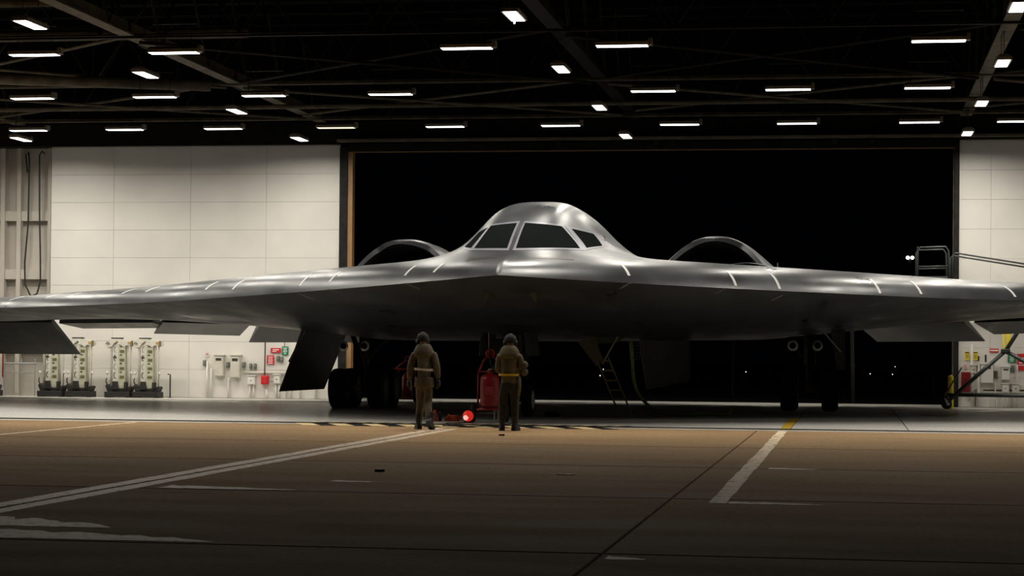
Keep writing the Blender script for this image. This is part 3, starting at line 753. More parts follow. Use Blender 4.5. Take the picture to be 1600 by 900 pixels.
def headgear(parent, hc, yawh=0):
    x, y, z = hc
    cap = MB().lathe([(.096, -.04), (.106, .0), (.105, .04), (.092, .085), (.058, .112), (.01, .12)], (x, y - .005, z), 'Z', 20).build('knit_cap', M_knit, parent, True)
    R = Matrix.Rotation(yawh, 3, 'Z')
    hs = MB(); pts = [Vector((.112 * math.cos(a), 0, .135 * math.sin(a))) for a in [PI * i / 12 for i in range(13)]]
    hs.tube([Vector(hc) + R @ p for p in pts], .012, 8)
    h = hs.build('headset_band', mat('headset_grey', (.12, .12, .12), .4), parent, True)
    for sg in (-1, 1):
        p = Vector(hc) + R @ Vector((sg * .105, 0, -.03)); q = Vector(hc) + R @ Vector((sg * .138, 0, -.03))
        MB().tube([p, p.lerp(q, .7), q], [.038, .04, .03], 14).build('ear_cup', mat('ear_cup', (.035, .037, .04), .35), h, True)
# walking person ---------------------------------------------------------
p1 = thing('person', 'person in brown-green parka and white reflective belt, walking away beside the door track', 'person', (-8.22, 39.66, 0))
V = [((.02, 0, .90), (.165, .13)), ((.015, .0, 1.02), (.18, .145)), ((.01, .0, 1.20), (.18, .15)), ((.01, .01, 1.38), (.20, .16)), ((.005, .02, 1.50), (.17, .13)), ((.0, .03, 1.58), (.075, .075)), ((-.02, .045, 1.66), (.085, .095)), ((-.03, .05, 1.74), (.095, .11)), ((-.03, .045, 1.81), (.07, .08)),
     ((-.20, .01, 1.46), .085), ((-.265, .0, 1.20), .08), ((-.30, .07, .96), .055),
     ((.21, .01, 1.46), .085), ((.265, -.03, 1.20), .08), ((.285, .02, .98), .052),
     ((-.075, .0, .80), .115), ((-.07, .13, .53), .09), ((-.115, .14, .24), .075), ((-.12, .14, .12), .06),
     ((.10, .0, .80), .115), ((.085, .0, .52), .09), ((.155, -.20, .28), .075), ((.175, -.25, .18), .058),
     ((-.04, .155, 1.715), .018)]
E_ = [(0, 1), (1, 2), (2, 3), (3, 4), (4, 5), (5, 6), (6, 7), (7, 8), (4, 9), (9, 10), (10, 11), (4, 12), (12, 13), (13, 14), (0, 15), (15, 16), (16, 17), (17, 18), (0, 19), (19, 20), (20, 21), (21, 22), (7, 23)]
skin_body('body', V, E_, [M_olive2, M_skinp], lambda c: 1 if c.z > 1.60 and abs(c.x + .03) < .14 else 0, p1)
headgear(p1, (-.03, .045, 1.755), .5)
hb = MB().lathe([(.19, 1.40), (.205, 1.46), (.195, 1.52), (.165, 1.585), (.13, 1.635), (.105, 1.65), (.085, 1.63)], (0, 0, 0), 'Z', 24); hb.v = [(x + -.005, y * .82 + .02, z + .02) for x, y, z in hb.v]; hb.build('hood', M_olive2, p1, True)
hb = MB().lathe([(.185, 0), (.20, .03), (.19, .16), (.182, .20)], (0, 0, 0), 'Z', 24); hb.v = [(x * 1.0 + .015, y * .82, z + .82) for x, y, z in hb.v]; hb.build('parka_skirt', M_olive2, p1, True)
ring_band(.188, .158, 1.17, .045, (.012, 0), tilt=-.012).build('reflective_belt', M_beltw, p1)
hand('glove', p1, (-.305, .08, .93), (-.05, .1, -1), 1); hand('glove', p1, (.288, .025, .95), (.02, .1, -1), -1)
boot(p1, (-.12, .12, .0), .45); boot(p1, (.185, -.27, .055), -.25, -.5)
# standing person --------------------------------------------------------
p2 = thing('person', 'person in olive parka and yellow reflective belt, standing beside the red extinguisher cart', 'person', (-6.52, 39.62, 0))
V = [((0, 0, .88), (.16, .13)), ((0, 0, 1.0), (.175, .14)), ((0, 0, 1.18), (.185, .155)), ((0, .0, 1.36), (.21, .165)), ((0, .01, 1.49), (.18, .135)), ((0, .03, 1.56), (.075, .075)), ((.01, .05, 1.64), (.085, .095)), ((.01, .06, 1.72), (.095, .11)), ((.01, .055, 1.79), (.07, .08)),
     ((-.19, .01, 1.44), .085), ((-.225, .02, 1.17), .078), ((-.12, .24, 1.12), .055),
     ((.20, .01, 1.44), .085), ((.255, .03, 1.18), .082), ((.14, .25, 1.16), .055),
     ((-.11, 0, .80), .115), ((-.12, .02, .50), .092), ((-.125, .0, .24), .078), ((-.13, .0, .12), .062),
     ((.11, 0, .80), .115), ((.115, .02, .50), .092), ((.12, .0, .24), .078), ((.125, .0, .12), .062), ((.01, .17, 1.70), .018)]
skin_body('body', V, E_, [M_olive, M_skinp, M_trous], lambda c: 1 if c.z > 1.58 and abs(c.x) < .14 else (2 if c.z < .93 and abs(c.x) < .3 else 0), p2)
headgear(p2, (.01, .055, 1.735), .1)
hb = MB().lathe([(.19, 1.40), (.205, 1.46), (.195, 1.52), (.165, 1.585), (.13, 1.635), (.105, 1.65), (.085, 1.63)], (0, 0, 0), 'Z', 24); hb.v = [(x + .0, y * .82 + .02, z + -.0) for x, y, z in hb.v]; hb.build('hood', M_olive, p2, True)
ring_band(.192, .162, 1.085, .045, (0, 0)).build('reflective_belt', M_belty, p2)
hand('glove', p2, (-.10, .27, 1.12), (.8, .5, .05), 1); hand('glove', p2, (.12, .28, 1.16), (-.8, .5, .0), -1)
for z in (1.28, 1.14): MB().lathe([(.02, -.075), (.06, -.06), (.075, -.02), (.075, .03), (.055, .07), (.02, .08)], (.285, .04, z), 'Y', 14).build('sleeve_pouch', M_olive, p2, True)
MB().tube([(.20, -.03, 1.05), (.21, -.04, .86), (.19, -.05, .66)], [.035, .04, .03], 8).build('hanging_strap', mat('tan_webbing', (.12, .095, .05), .8), p2, True)
boot(p2, (-.135, .02, 0), .25); boot(p2, (.13, .02, 0), -.2)

# ------------------------------------------------------------------ ground gear near the nose
M_red2 = mat('dark_red_enamel', (.30, .016, .018), .32, var=.15, scale=8)
ca = thing('extinguisher_cart', 'dark red wheeled fire extinguisher cart beside the person in the yellow belt', 'extinguisher', (-7.72, 44.35, 0), .1)
tk = MB().lathe([(.04, .30), (.15, .31), (.205, .36), (.21, .42), (.21, .93), (.19, 1.0), (.12, 1.05), (.05, 1.07), (.05, 1.13), (.02, 1.14)], (0, 0, 0), 'Z', 26).build('tank', M_red2, ca, True, sharp=D(40))
MB().bb((-.09, -.235, .60), (.09, -.205, .78)).build('data_plate', mat('plate_dull_red', (.36, .05, .05), .5), tk)
MB().tube([(-.05, 0, 1.13), (.02, -.06, 1.16), (.11, -.03, 1.16), (.05, .05, 1.15)], .02, 8).build('valve_ring', M_steel, tk, True)
fr = MB(); 
for x in (-.26, .26): fr.tube([(x, .05, .18), (x, .05, 1.05), (x * .55, .06, 1.35), (0, .06, 1.52)], .02, 8)
fr.tube([(-.26, .05, 1.1), (.26, .05, 1.1)], .016, 8).tube([(-.26, .0, .3), (.26, 0, .3)], .022, 8).tube([(-.26, -.2, .28), (.26, -.2, .28)], .022, 8).tube([(-.26, -.2, .28), (-.26, .05, .3)], .02, 8).tube([(.26, -.2, .28), (.26, .05, .3)], .02, 8)
fr.build('frame', M_red2, ca, True)
MB().tube([(.085 * math.cos(a), .06, 1.50 + .085 * math.sin(a)) for a in [2 * PI * i / 18 for i in range(18)]], .02, 8, closed=True).build('lifting_ring', M_red2, ca, True)
MB().tube([(0, .06, 1.45), (.03, -.08, 1.25), (.12, -.1, 1.15), (.05, -.05, 1.12)], .022, 8).build('discharge_hose', M_black, ca, True)
MB().tube([(-.04, .1, 1.5), (-.04, .1, 1.95)], .009, 6).build('whip_aerial', M_grey, ca)
for x in (-.36, .36):
    MB().lathe([(.08, -.05), (.17, -.05), (.20, -.02), (.20, .02), (.17, .05), (.08, .05)], (x, .05, .20), 'X', 22).build('wheel', M_tire, ca, True, sharp=D(40))
MB().tube([(-.36, .05, .2), (.36, .05, .2)], .02, 8).build('axle', M_grey, ca)
for x in (.12, .20): MB().tube([(x, -.2, .28), (x, -.22, .0)], .018, 8).build('stand_leg', M_grey, ca)
cb = thing('extinguisher_cart', 'bright red open frame extinguisher cart far under the left wing', 'extinguisher', (-13.25, 60.75, 0), -.1)
M_red3 = mat('bright_red_enamel', (.55, .03, .035), .35)
fr = MB()
for x in (-.26, .26): 
    fr.tube([(x, 0, .12), (x, 0, 1.02)], .025, 8); fr.tube([(x, .5, .12), (x, .5, 1.02)], .025, 8)
for z in (.12, 1.02):
    fr.tube([(-.32, 0, z), (.34, 0, z)], .025, 8); fr.tube([(-.32, .5, z), (.34, .5, z)], .025, 8)
fr.tube([(-.2, 0, 1.02), (.08, 0, 1.25), (.14, 0, 1.3)], .025, 8); fr.build('frame', M_red3, cb, True)
MB().tube([(.17 + .07 * math.cos(a), 0, 1.33 + .07 * math.sin(a)) for a in [2 * PI * i / 14 for i in range(14)]], .022, 8, closed=True).build('handle_ring', M_red3, cb, True)
MB().lathe([(.05, .16), (.15, .2), (.15, .75), (.10, .86), (.03, .9)], (.08, .25, 0), 'Z', 20).build('tank', M_red3, cb, True)
MB().tube([(-.1, .1, .9), (-.16, .0, .7), (-.1, -.02, .45), (-.17, 0, .25)], .03, 8).build('discharge_hose', M_black, cb, True)
for x in (-.36, .36): MB().lathe([(.08, -.05), (.17, -.05), (.19, 0), (.17, .05), (.08, .05)], (x, .25, .19), 'X', 20).build('wheel', M_tire, cb, True)
# red beacon lamp lying on the track
bc = thing('warning_lamp', 'glowing red warning lamp on the floor under the red cart', 'lamp', (-8.08, 43.75, 0), 0)
MB().lathe([(.02, -.02), (.09, .0), (.135, .08), (.14, .12), (.02, .14)], (0, 0, .15), 'Y', 22).build('housing', M_black, bc, True, sharp=D(40))
MB().lathe([(.118, -.02), (.10, -.07), (.05, -.10), (.005, -.11)], (0, 0, .15), 'Y', 22).build('red_lens', mat('red_glow', (.6, .02, .01), .3, emit=((1, .035, .02), .45)), bc, True)
MB().lathe([(.055, -.105), (.03, -.12), (.005, -.123)], (-.035, 0, .115), 'Y', 16).build('bulb_glow', mat('bulb_glow', (1, .6, .5), .3, emit=((1, .42, .34), 1.1)), bc, True)
MB().tube([(-.1, .05, .02), (0, .05, .015), (.1, .05, .02)], .02, 8).build('foot', M_black, bc)
tag(MB().tube([(-8.05, 43.7, .01), (-8.3, 42.4, .03), (-8.15, 41.3, .02), (-7.6, 41.1, .02), (-7.2, 41.6, .02), (-7.0, 42.45, .03), (-7.1, 44.2, .01)], .012, 6).build('lamp_cable', M_black, None, True), 'thin black cable looping over the door track at the red lamp', 'cable')
# cone, bottle, orange chock
cn = thing('traffic_cone', 'small red cone on the hangar floor right of the walking person', 'cone', (-8.98, 44.6, 0))
MB().lathe([(.065, .015), (.055, .05), (.045, .18), (.03, .25), (.01, .255)], (0, 0, 0), 'Z', 16).build('cone_body', mat('cone_red', (.55, .045, .03), .5), cn, True)
MB().box((0, 0, .008), (.16, .16, .016)).build('cone_base', MATS['cone_red'], cn, bevel=.004)
bt = thing('bottle', 'slim black bottle standing beside the small red cone', 'bottle', (-8.87, 44.62, 0))
MB().lathe([(.035, 0), (.035, .12), (.015, .16), (.015, .19)], (0, 0, 0), 'Z', 14).build('bottle_body', M_black, bt, True)
MB().lathe([(.018, .19), (.018, .21)], (0, 0, 0), 'Z', 12).build('bottle_cap', M_grey, bt, True)
M_org = mat('orange_webbing', (.62, .10, .03), .6, var=.3, scale=20)
ch = thing('wheel_chock', 'orange-red rope-tied chock on the floor left of the red lamp', 'chock', (-8.62, 44.75, 0))
MB().prism([(-.16, -.08, 0), (.16, -.08, 0), (.10, -.08, .13), (-.10, -.08, .13)], (0, .16, 0)).build('chock_block', M_org, ch, bevel=.015)
MB().tube([(-.15, -.09, .04), (-.05, -.12, .15), (.06, -.12, .05), (.14, -.1, .14), (.2, -.05, .03)], .014, 6).build('chock_rope', M_org, ch, True)
for x, y, lab in ((-7.0, 49.4, 'black chock behind the nose wheel'),):
    c_ = thing('wheel_chock', lab, 'chock', (x + .0, y - .55, 0))
    MB().prism([(-.2, -.1, 0), (.2, -.1, 0), (.13, -.1, .12), (-.13, -.1, .12)], (0, .2, 0)).build('chock_block', M_black, c_, bevel=.015)
    MB().tube([(.13, -.1, .1), (.25, -.1, .03), (.45, -.05, .012)], .01, 6).build('chock_rope', M_black, c_)
for x, y, r, lab in ((-5.8, 25.32, .05, 'small dark scrap lying in the middle of the apron'), (-6.23, 37.1, .04, 'tiny dark scrap on the apron behind the standing person'), (-3.45, 25.4, .09, 'flat dark scrap on the apron below the hazard stripes')):
    m = MB(); rnd = random.Random(int(r * 1000)); k = 9
    m.prism([(x + r * 1.6 * rnd.uniform(.7, 1) * math.cos(2 * PI * i / k), y + r * rnd.uniform(.7, 1) * math.sin(2 * PI * i / k), .001) for i in range(k)], (0, 0, .03 if r < .09 else .008))
    tag(m.build('debris', M_black), lab, 'debris')
# green hose and floor cable
M_hose = mat('green_hose', (.22, .32, .05), .5, var=.2, scale=10)
hs = thing('air_hose', 'yellow-green hose hanging from the belly and lying along the floor', 'hose', (0, 0, 0))
P = [(-5.35, 51.0, 1.83), (-5.3, 51.0, 1.35), (-5.25, 51.0, .8), (-5.05, 51.0, .4), (-4.7, 51.05, .12), (-4.35, 51.1, .05), (-3.9, 51.2, .045), (-3.4, 51.35, .045), (-3.02, 51.45, .045)]
Q = []
for i in range(len(P) - 1):
    p0, p1_, p2_, p3 = [Vector(P[max(0, min(len(P) - 1, k))]) for k in (i - 1, i, i + 1, i + 2)]
    for t in (0, .25, .5, .75): Q.append(.5 * ((2 * p1_) + (-p0 + p2_) * t + (2 * p0 - 5 * p1_ + 4 * p2_ - p3) * t * t + (-p0 + 3 * p1_ - 3 * p2_ + p3) * t ** 3))
Q.append(Vector(P[-1]))
MB().tube(Q, .042, 10).build('hose_run', M_hose, hs, True)
MB().tube([(-3.04, 51.45, .05), (-2.92, 51.47, .06), (-2.9, 51.47, .2)], [.06, .055, .05], 10).build('coupling', mat('hose_coupling', (.30, .38, .05), .4), hs, True)
# ------------------------------------------------------------------ weapon loading racks along the left wall
M_rk = mat('cream_rack_paint', (.66, .63, .54), .4, var=.08, scale=8)
M_rkg = mat('pale_green_rack', (.50, .49, .37), .45, var=.1, scale=6)
M_rkd = mat('olive_slot', (.12, .13, .05), .6)
M_rkk = mat('rack_black', (.018, .018, .016), .6, var=.2, scale=6)
def rack(x, label, flip):
    t = thing('weapon_rack', label, 'rack', (x, 62.5, 0), 0, 'upright weapon racks by the left wall')
    f = -1 if flip else 1
    MB().bb((-.42, -.3, .03), (.40, .3, .20)).bb((-.44, -.22, 0), (-.30, .22, .06)).bb((.26, -.22, 0), (.42, .22, .06)).build('base_sled', M_rkk, t, bevel=.012)
    MB().prism([(-.36, -.2, .20), (.36, -.2, .20), (.42, -.2, .34), (.37, -.2, .38), (.26, -.2, .30), (-.24, -.2, .30), (-.37, -.2, .44), (-.43, -.2, .38)], (0, .4, 0)).build('cradle', M_rkk, t, bevel=.008)
    MB().prism([(-.20, -.26, .28), (.02, -.26, .28), (-.03, -.26, .52), (-.17, -.26, .52)], (0, .12, 0)).build('wedge', M_rkk, t)
    MB().bb((.20, -.24, .28), (.29, -.1, .50)).build('wedge', M_rkk, t)
    c = MB().bb((-.02, -.16, .30), (.20, .12, 1.66)).build('core_column', M_rkg, t, bevel=.01)
    for i in range(4): MB().bb((.035, -.175, .62 + i * .27), (.175, -.155, .70 + i * .27)).build('slot', M_rkd, c)
    for i in range(4): MB().bb((.035, -.175, .80 + i * .27), (.10, -.155, .83 + i * .27)).build('slot', M_rkk, c)
    sp = MB().bb((-.19, -.13, .34), (-.025, .08, 1.68)).build('ladder_plate', M_rk, t, bevel=.008)
    for i in range(4): MB().tube([(-.17 + .055 * (1 - math.cos(a)), -.14, .72 + i * .27 + .09 * math.sin(a)) for a in [-PI / 2 + PI * k / 8 for k in range(9)]], .011, 6).build('bracket', M_grey if i % 2 else M_rkk, sp, True)
    MB().bb((-.19, -.15, 1.26), (-.09, -.13, 1.30)).build('bracket', M_rkk, sp)
    for xx, r in ((-.27, .04), (.27, .032), (.37, .026)):
        MB().tube([(xx, -.08, .38), (xx, -.08, 1.60), (xx + .04 * (1 if xx < 0 else -1), -.08, 1.68)], r, 10).build('side_tube', M_rk, t, True)
    for xx in (-.40, .40): MB().lathe([(.01, -.05), (.035, -.05), (.035, .05), (.01, .05)], (xx, -.1, .78), 'Z', 12).build('knob', M_rk, t, True)
    MB().tube([(-.42, -.1, .62), (-.44, -.1, .52), (-.40, -.1, .42)], .02, 8).build('hook', M_rkk, t, True)
    MB().prism([(-.45, -.18, 1.60), (-.40, -.18, 1.56), (-.22, -.18, 1.62), (-.18, -.18, 1.70), (-.06, -.18, 1.80), (.04, -.18, 1.68), (.18, -.18, 1.60), (.24, -.18, 1.66), (.44, -.18, 1.64), (.44, -.18, 1.78), (.25, -.18, 1.82), (.0, -.18, 1.86), (-.25, -.18, 1.86), (-.45, -.18, 1.78)], (0, .32, 0)).build('head_frame', M_rk, t)
    MB().bb((-.28, -.1, 1.86), (.06, .1, 1.90)).build('top_plate', M_rkk, t)
    MB().bb((.40, -.2, 1.62), (.45, -.1, 1.80)).build('end_clamp', mat('olive_clamp', (.16, .16, .06), .5), t)
    MB().bb((.30, -.195, 1.70), (.38, -.18, 1.77)).build('warning_tag', mat('orange_tag', (.55, .30, .08), .5), t)
    MB().tube([(-.42, -.19, 1.70), (-.36, -.2, 1.76), (-.30, -.2, 1.72), (-.36, -.2, 1.68)], .01, 6).build('latch', M_rkk, t, True)
rack(-27.15, 'cream weapon rack cut by the left edge of the picture', 0)
rack(-24.95, 'cream weapon rack half hidden under the lowered left wing flap', 0)
rack(-24.02, 'cream weapon rack just right of the lowered left wing flap', 0)
rack(-22.72, 'cream weapon rack, left unit of the pair nearest the wall cabinets', 0)
rack(-21.80, 'cream weapon rack, right unit of the pair nearest the wall cabinets', 0)
# rail post at the wall
pm = thing('wall_post', 'short black post with a bent top by the white wall', 'post', (-21.25, 63.0, 0))
MB().tube([(0, 0, 0), (0, 0, .74), (-.08, 0, .76)], .022, 8).build('post_tube', M_black, pm, True); MB().box((0, 0, .01), (.12, .12, .02)).build('foot_plate', M_black, pm)
# pipe rack at the far left between racks
pr = thing('wall_pipework', 'low grey pipe rail on the wall between the weapon racks', 'pipe', (-26.4, 63.2, 0))
MB().tube([(-.5, 0, 1.05), (.6, 0, 1.05)], .03, 8).build('rail', M_grey, pr); MB().tube([(-.4, 0, .75), (.5, 0, .75)], .015, 8).build('rail', M_grey, pr)
for x in (-.45, .1, .55): MB().tube([(x, 0, .0), (x, 0, 1.2)], .018, 8).build('upright', M_grey, pr)
MB().tube([(-.52, -.05, .6), (-.52, -.05, 2.4)], .025, 8).build('red_riser', M_red, pr)
# hanging cables
for x0, x1, lab in ((-26.16, -25.73, 'long black cable loop hanging at the far left of the rear wall'),):
    hc = thing('hanging_cable', lab, 'cable', (0, 63.2, 0))
    MB().tube([(x0 - .02, 0, 7.2), (x0 - .06, -.05, 7.75), (x0 + .03, -.05, 7.85), (x0 + .06, -.05, 7.5), (x0 + .02, 0, 5.5), (x0 - .08, 0, 4.3), (x0 - .06, 0, 3.6), (x0 + .12, 0, 3.25), (x0 + .18, 0, 3.22)], .028, 8).build('cable', M_black, hc, True)
    MB().tube([(x1 + .14, -.05, 7.8), (x1 + .06, -.05, 7.88), (x1 - .03, -.05, 7.75), (x1 - .03, 0, 6.0), (x1 + .02, 0, 4.4), (x1 + .03, 0, 3.7), (x1 - .08, 0, 3.3), (x0 + .18, 0, 3.22)], .028, 8).build('cable', M_black, hc, True)

# ------------------------------------------------------------------ wall services
K = 63.47
def W(x): return x * 63.4 / 62.6
def cabinet(x, z0, z1, w_, label, m=M_cream, label_plate=True, d=.2):
    t = thing('wall_cabinet', label, 'cabinet', (x, K, (z0)), 0)
    h = z1 - z0
    MB().bb((-w_ / 2, -d, 0), (w_ / 2, 0, h)).build('cabinet_body', m, t, bevel=.008)
    dr = MB().bb((-w_ / 2 + .02, -d - .02, .02), (w_ / 2 - .02, -d, h - .02)).build('cabinet_door', m, t, bevel=.004)
    MB().bb((-w_ / 2 - .03, -d - .04, h), (w_ / 2 + .03, 0, h + .03)).build('drip_cap', m, t)
    if label_plate: MB().bb((-w_ * .3, -d - .03, h * .76), (w_ * .3, -d - .02, h * .88)).build('nameplate', mat('dark_plate', (.03, .03, .03), .5), dr)
    else: MB().lathe([(.018, -d - .03), (.018, -d - .02)], (0, 0, h * .5), 'Y', 10).build('latch', M_black, dr)
    return t
def conduit(pts, r, m, label, name='conduit'):
    return tag(MB().tube([(x, y, z) for x, y, z in pts], r, 8).build(name, m, None, True), label, 'conduit')
def sign(x, z, w_, h, m, label, bars, pm=M_print, y=K - .03):
    t = thing('wall_sign', label, 'sign', (x, y, z), 0)
    pl = MB().bb((-w_ / 2, -.012, -h / 2), (w_ / 2, 0, h / 2)).build('plate', m, t)
    for (bx, bz, bw, bh) in bars: MB().bb((bx - bw / 2, -.017, bz - bh / 2), (bx + bw / 2, -.011, bz + bh / 2)).build('print_line', pm, pl)
    return t
cabinet(W(-19.5), .70, 1.36, .30, 'left of the two tall cream cabinets on the white wall')
cabinet(W(-18.97), .66, 1.36, .31, 'right of the two tall cream cabinets on the white wall')
cabinet(W(-18.46), .45, .72, .24, 'small white junction box between the cream cabinets and the red box', M_white, False, .14)
cabinet(W(-17.63), .49, .76, .20, 'small white junction box right of the red alarm box', M_white, False, .14)
rb = thing('alarm_box', 'red fire alarm box on the dark riser of the left wall', 'alarm box', (W(-18.03), K, .46))
MB().bb((-.115, -.16, 0), (.115, 0, .28)).build('box_body', M_redsign, rb, bevel=.015); MB().bb((-.09, -.18, .03), (.09, -.16, .25)).build('box_cover', M_redsign, rb, bevel=.008)
bars = [(0, .09 - .05 * i, .16 - .03 * (i % 2), .02) for i in range(5)]
sign(W(-17.87), 1.24, .24, .28, M_redsign, 'red square notice on the wall left of the lowered gear door', bars)
sign(W(-17.70), 1.54, .34, .15, M_redsign, 'wide red notice above the red square notice', [(0, .02, .2, .025), (-.05, -.03, .14, .02)])
sign(W(-17.40), 1.53, .21, .27, M_green, 'green notice beside the lowered gear door', [(0, .09, .16, .018), (0, .05, .1, .025), (0, 0, .14, .018), (0, -.04, .12, .018), (0, -.09, .08, .02)])
sign(W(-19.93), 1.40, .09, .16, mat('pale_notice', (.7, .6, .57), .5), 'tiny white notice with red print left of the cabinets', [(0, .0, .06, .03)], M_redsign)
conduit([(W(-18.03), K - .12, .75), (W(-18.01), K - .12, 3.2)], .02, mat('rust_riser', (.13, .05, .035), .6), 'dark rust riser pipe above the red alarm box')
conduit([(W(-17.42), K - .05, 1.66), (W(-17.42), K - .05, 2.6)], .012, M_grey, 'thin grey drop above the green notice')
for x, z, lab in ((-19.92, 1.18, 'thin white conduit at the left of the cabinets'), (-19.78, .95, 'thin white conduit just left of the left cabinet'), (-19.22, .66, 'white conduit between the two tall cabinets'), (-18.52, .46, 'left white conduit under the small junction box'), (-18.40, .46, 'right white conduit under the small junction box'), (-17.98, .3, 'white pipe stub under the red alarm box'), (-17.68, .5, 'left white conduit under the box near the gear door'), (-17.58, .5, 'right white conduit under the box near the gear door'), (-17.35, .7, 'white conduit left behind the gear door'), (-17.2, .7, 'white conduit at the edge of the gear door'), (-16.9, .8, 'white conduit below the gear door'), (-16.4, .8, 'thick white conduit below the gear door')):
    conduit([(W(x), K - .05, .02), (W(x), K - .05, z)], .028 if 'thick' not in lab else .05, M_white, lab)
conduit([(W(-18.75), K - .06, .84), (W(-17.3), K - .06, .83)], .035, M_cream, 'level white conduit linking the wall boxes left of the gear door')
conduit([(W(-17.9), K - .08, .56), (W(-17.72), K - .08, .56)], .02, M_grey, 'short dark link right of the red alarm box')
for x, z, lab in ((-20.0, 1.12, 'small dark switch left of the cabinets'), (-19.24, 1.06, 'grey green switch between the tall cabinets'), (-18.72, 1.07, 'grey green switch right of the tall cabinets'), (-18.50, 1.03, 'left of the two small round switches'), (-18.36, 1.03, 'right of the two small round switches'), (-17.62, 1.28, 'tall grey bell switch right of the red notice'), (-17.50, 1.25, 'dark green round switch under the green notice')):
    t = thing('wall_switch', lab, 'switch', (W(x), K - .0, z))
    w_ = .055 if 'round' not in lab else .045
    MB().bb((-w_, -.09, -.09), (w_, 0, .09)).build('switch_body', mat('grey_green_switch', (.13, .15, .12), .5), t, bevel=.02); MB().box((0, -.1, .02), (.03, .03, .06)).build('toggle', M_grey, t)
tag(MB().bb((W(-17.3), K - .1, .95), (W(-17.12), K, 1.32)).build('control_box', M_white, None, bevel=.01), 'white control box behind the slanting gear door', 'control box')
# right wall
bars2 = [(0, .07 - .05 * i, .11, .018) for i in range(4)]
for x, lab in ((3.43, 'left of the two yellow notices on the right wall'), (3.67, 'right of the two yellow notices on the right wall')):
    sign(W(x), 1.55, .14, .25, M_yellow, lab, [(0, .10, .12, .03)] + [(0, .03 - .04 * i, .09, .012) for i in range(3)], M_black)
sign(W(4.21), 1.72, .27, .11, M_redsign, 'small red and white danger notice high on the right wall', [(0, .0, .24, .035)])
sign(W(4.72), 1.48, .24, .24, M_green, 'green notice behind the stand struts on the right wall', [(0, .07, .15, .02), (0, .02, .1, .025), (0, -.03, .14, .02), (0, -.08, .1, .02)])
sign(W(5.02), 1.38, .30, .50, M_redsign, 'tall red notice at the right edge of the picture', [(0, .12 - .07 * i, .2, .025) for i in range(4)])
sign(W(3.37), 1.23, .12, .14, MATS['pale_notice'], 'small white notice with red lines above the extinguisher case', [(0, .04 - .035 * i, .1, .01) for i in range(3)], M_redsign)
ec = thing('extinguisher_case', 'dark red extinguisher case on the right wall beside the door', 'case', (W(3.39), K, .47))
MB().bb((-.13, -.18, 0), (.13, 0, .60)).build('case_body', M_red, ec, bevel=.01); q = MB().bb((-.11, -.20, .02), (.11, -.18, .58)).build('case_door', M_red, ec, bevel=.005)
MB().tube([(.05 * math.cos(a), -.21, .33 + .07 * math.sin(a)) for a in [2 * PI * i / 16 for i in range(16)]], .01, 6, closed=True).build('glass_rim', M_black, q, True)
for x, h, lab in ((3.76, .14, 'short black slot plate on the right wall'), (3.97, .22, 'tall black slot plate on the right wall')):
    tag(MB().bb((W(x) - .025, K - .03, 1.48 - h / 2), (W(x) + .025, K, 1.48 + h / 2)).build('slot_plate', M_black), lab, 'plate')
cabinet(W(4.0), .74, 1.30, .36, 'white electrical cabinet crossed by the stand strut', M_white)
cabinet(W(3.62), 1.02, 1.26, .16, 'small beige box left of the white electrical cabinet', M_cream, False, .1)
cabinet(W(4.54), .84, 1.22, .24, 'white meter box with a black dial on the right wall', M_white)
cabinet(W(4.54), .46, .72, .21, 'left of the two small white boxes low on the right wall', M_white, False, .12)
cabinet(W(4.83), .46, .72, .21, 'right of the two small white boxes low on the right wall', M_white, False, .12)
for x, z, r, lab in ((3.575, 1.9, .035, 'white pipe right of the dark red case'), (3.77, 1.3, .045, 'thick white pipe left of the white electrical cabinet'), (4.25, .78, .02, 'thin white pipe right of the white electrical cabinet'), (4.47, .46, .02, 'left pipe under the left small white box'), (4.60, .46, .02, 'right pipe under the left small white box'), (4.79, .46, .02, 'left pipe under the right small white box'), (4.88, 1.3, .02, 'tall pipe beside the right small white box')):
    conduit([(W(x), K - .06, .02), (W(x), K - .06, z)], r, M_white, lab)
conduit([(W(3.9), K - .04, .53), (W(5.5), K - .04, .54)], .018, M_black, 'level black cable low on the right wall')
conduit([(W(3.86), K - .04, .47), (W(5.5), K - .04, .47)], .025, M_cream, 'level white conduit low on the right wall')
conduit([(W(3.42), K - .26, .44), (W(3.5), K - .2, .38), (W(3.62), K - .1, .5), (W(3.7), K - .06, .56), (W(3.68), K - .05, .3), (W(3.66), K - .05, .05)], .012, M_black, 'drooping black cable beside the dark red case')
conduit([(W(4.16), K - .04, 1.07), (W(4.20), K - .04, 1.07)], .018, M_black, 'short black cable between cabinet and meter box')
tag(MB().box((W(4.26), K - .06, 1.0), (.1, .1, .22)).build('plug_bundle', mat('brown_plugs', (.09, .07, .05), .7)), 'bundle of dark plugs between cabinet and meter box', 'plugs')
tag(MB().bb((W(4.68), K - .08, 1.08), (W(4.80), K, 1.28)).build('relay_box', mat('grey_green_switch', (.13, .15, .12), .5), None, bevel=.01), 'grey green relay box under the green notice', 'relay box')
bo = thing('bollard', 'yellow bollard beside the right door jamb', 'bollard', (2.90, 61.35, 0))
MB().lathe([(.085, 0), (.085, .92), (.06, .98), (.01, 1.0)], (0, 0, 0), 'Z', 18).build('bollard_post', M_yellow, bo, True, sharp=D(50)); MB().lathe([(.11, 0), (.11, .02)], (0, 0, 0), 'Z', 18).build('bollard_foot', M_yellow, bo)

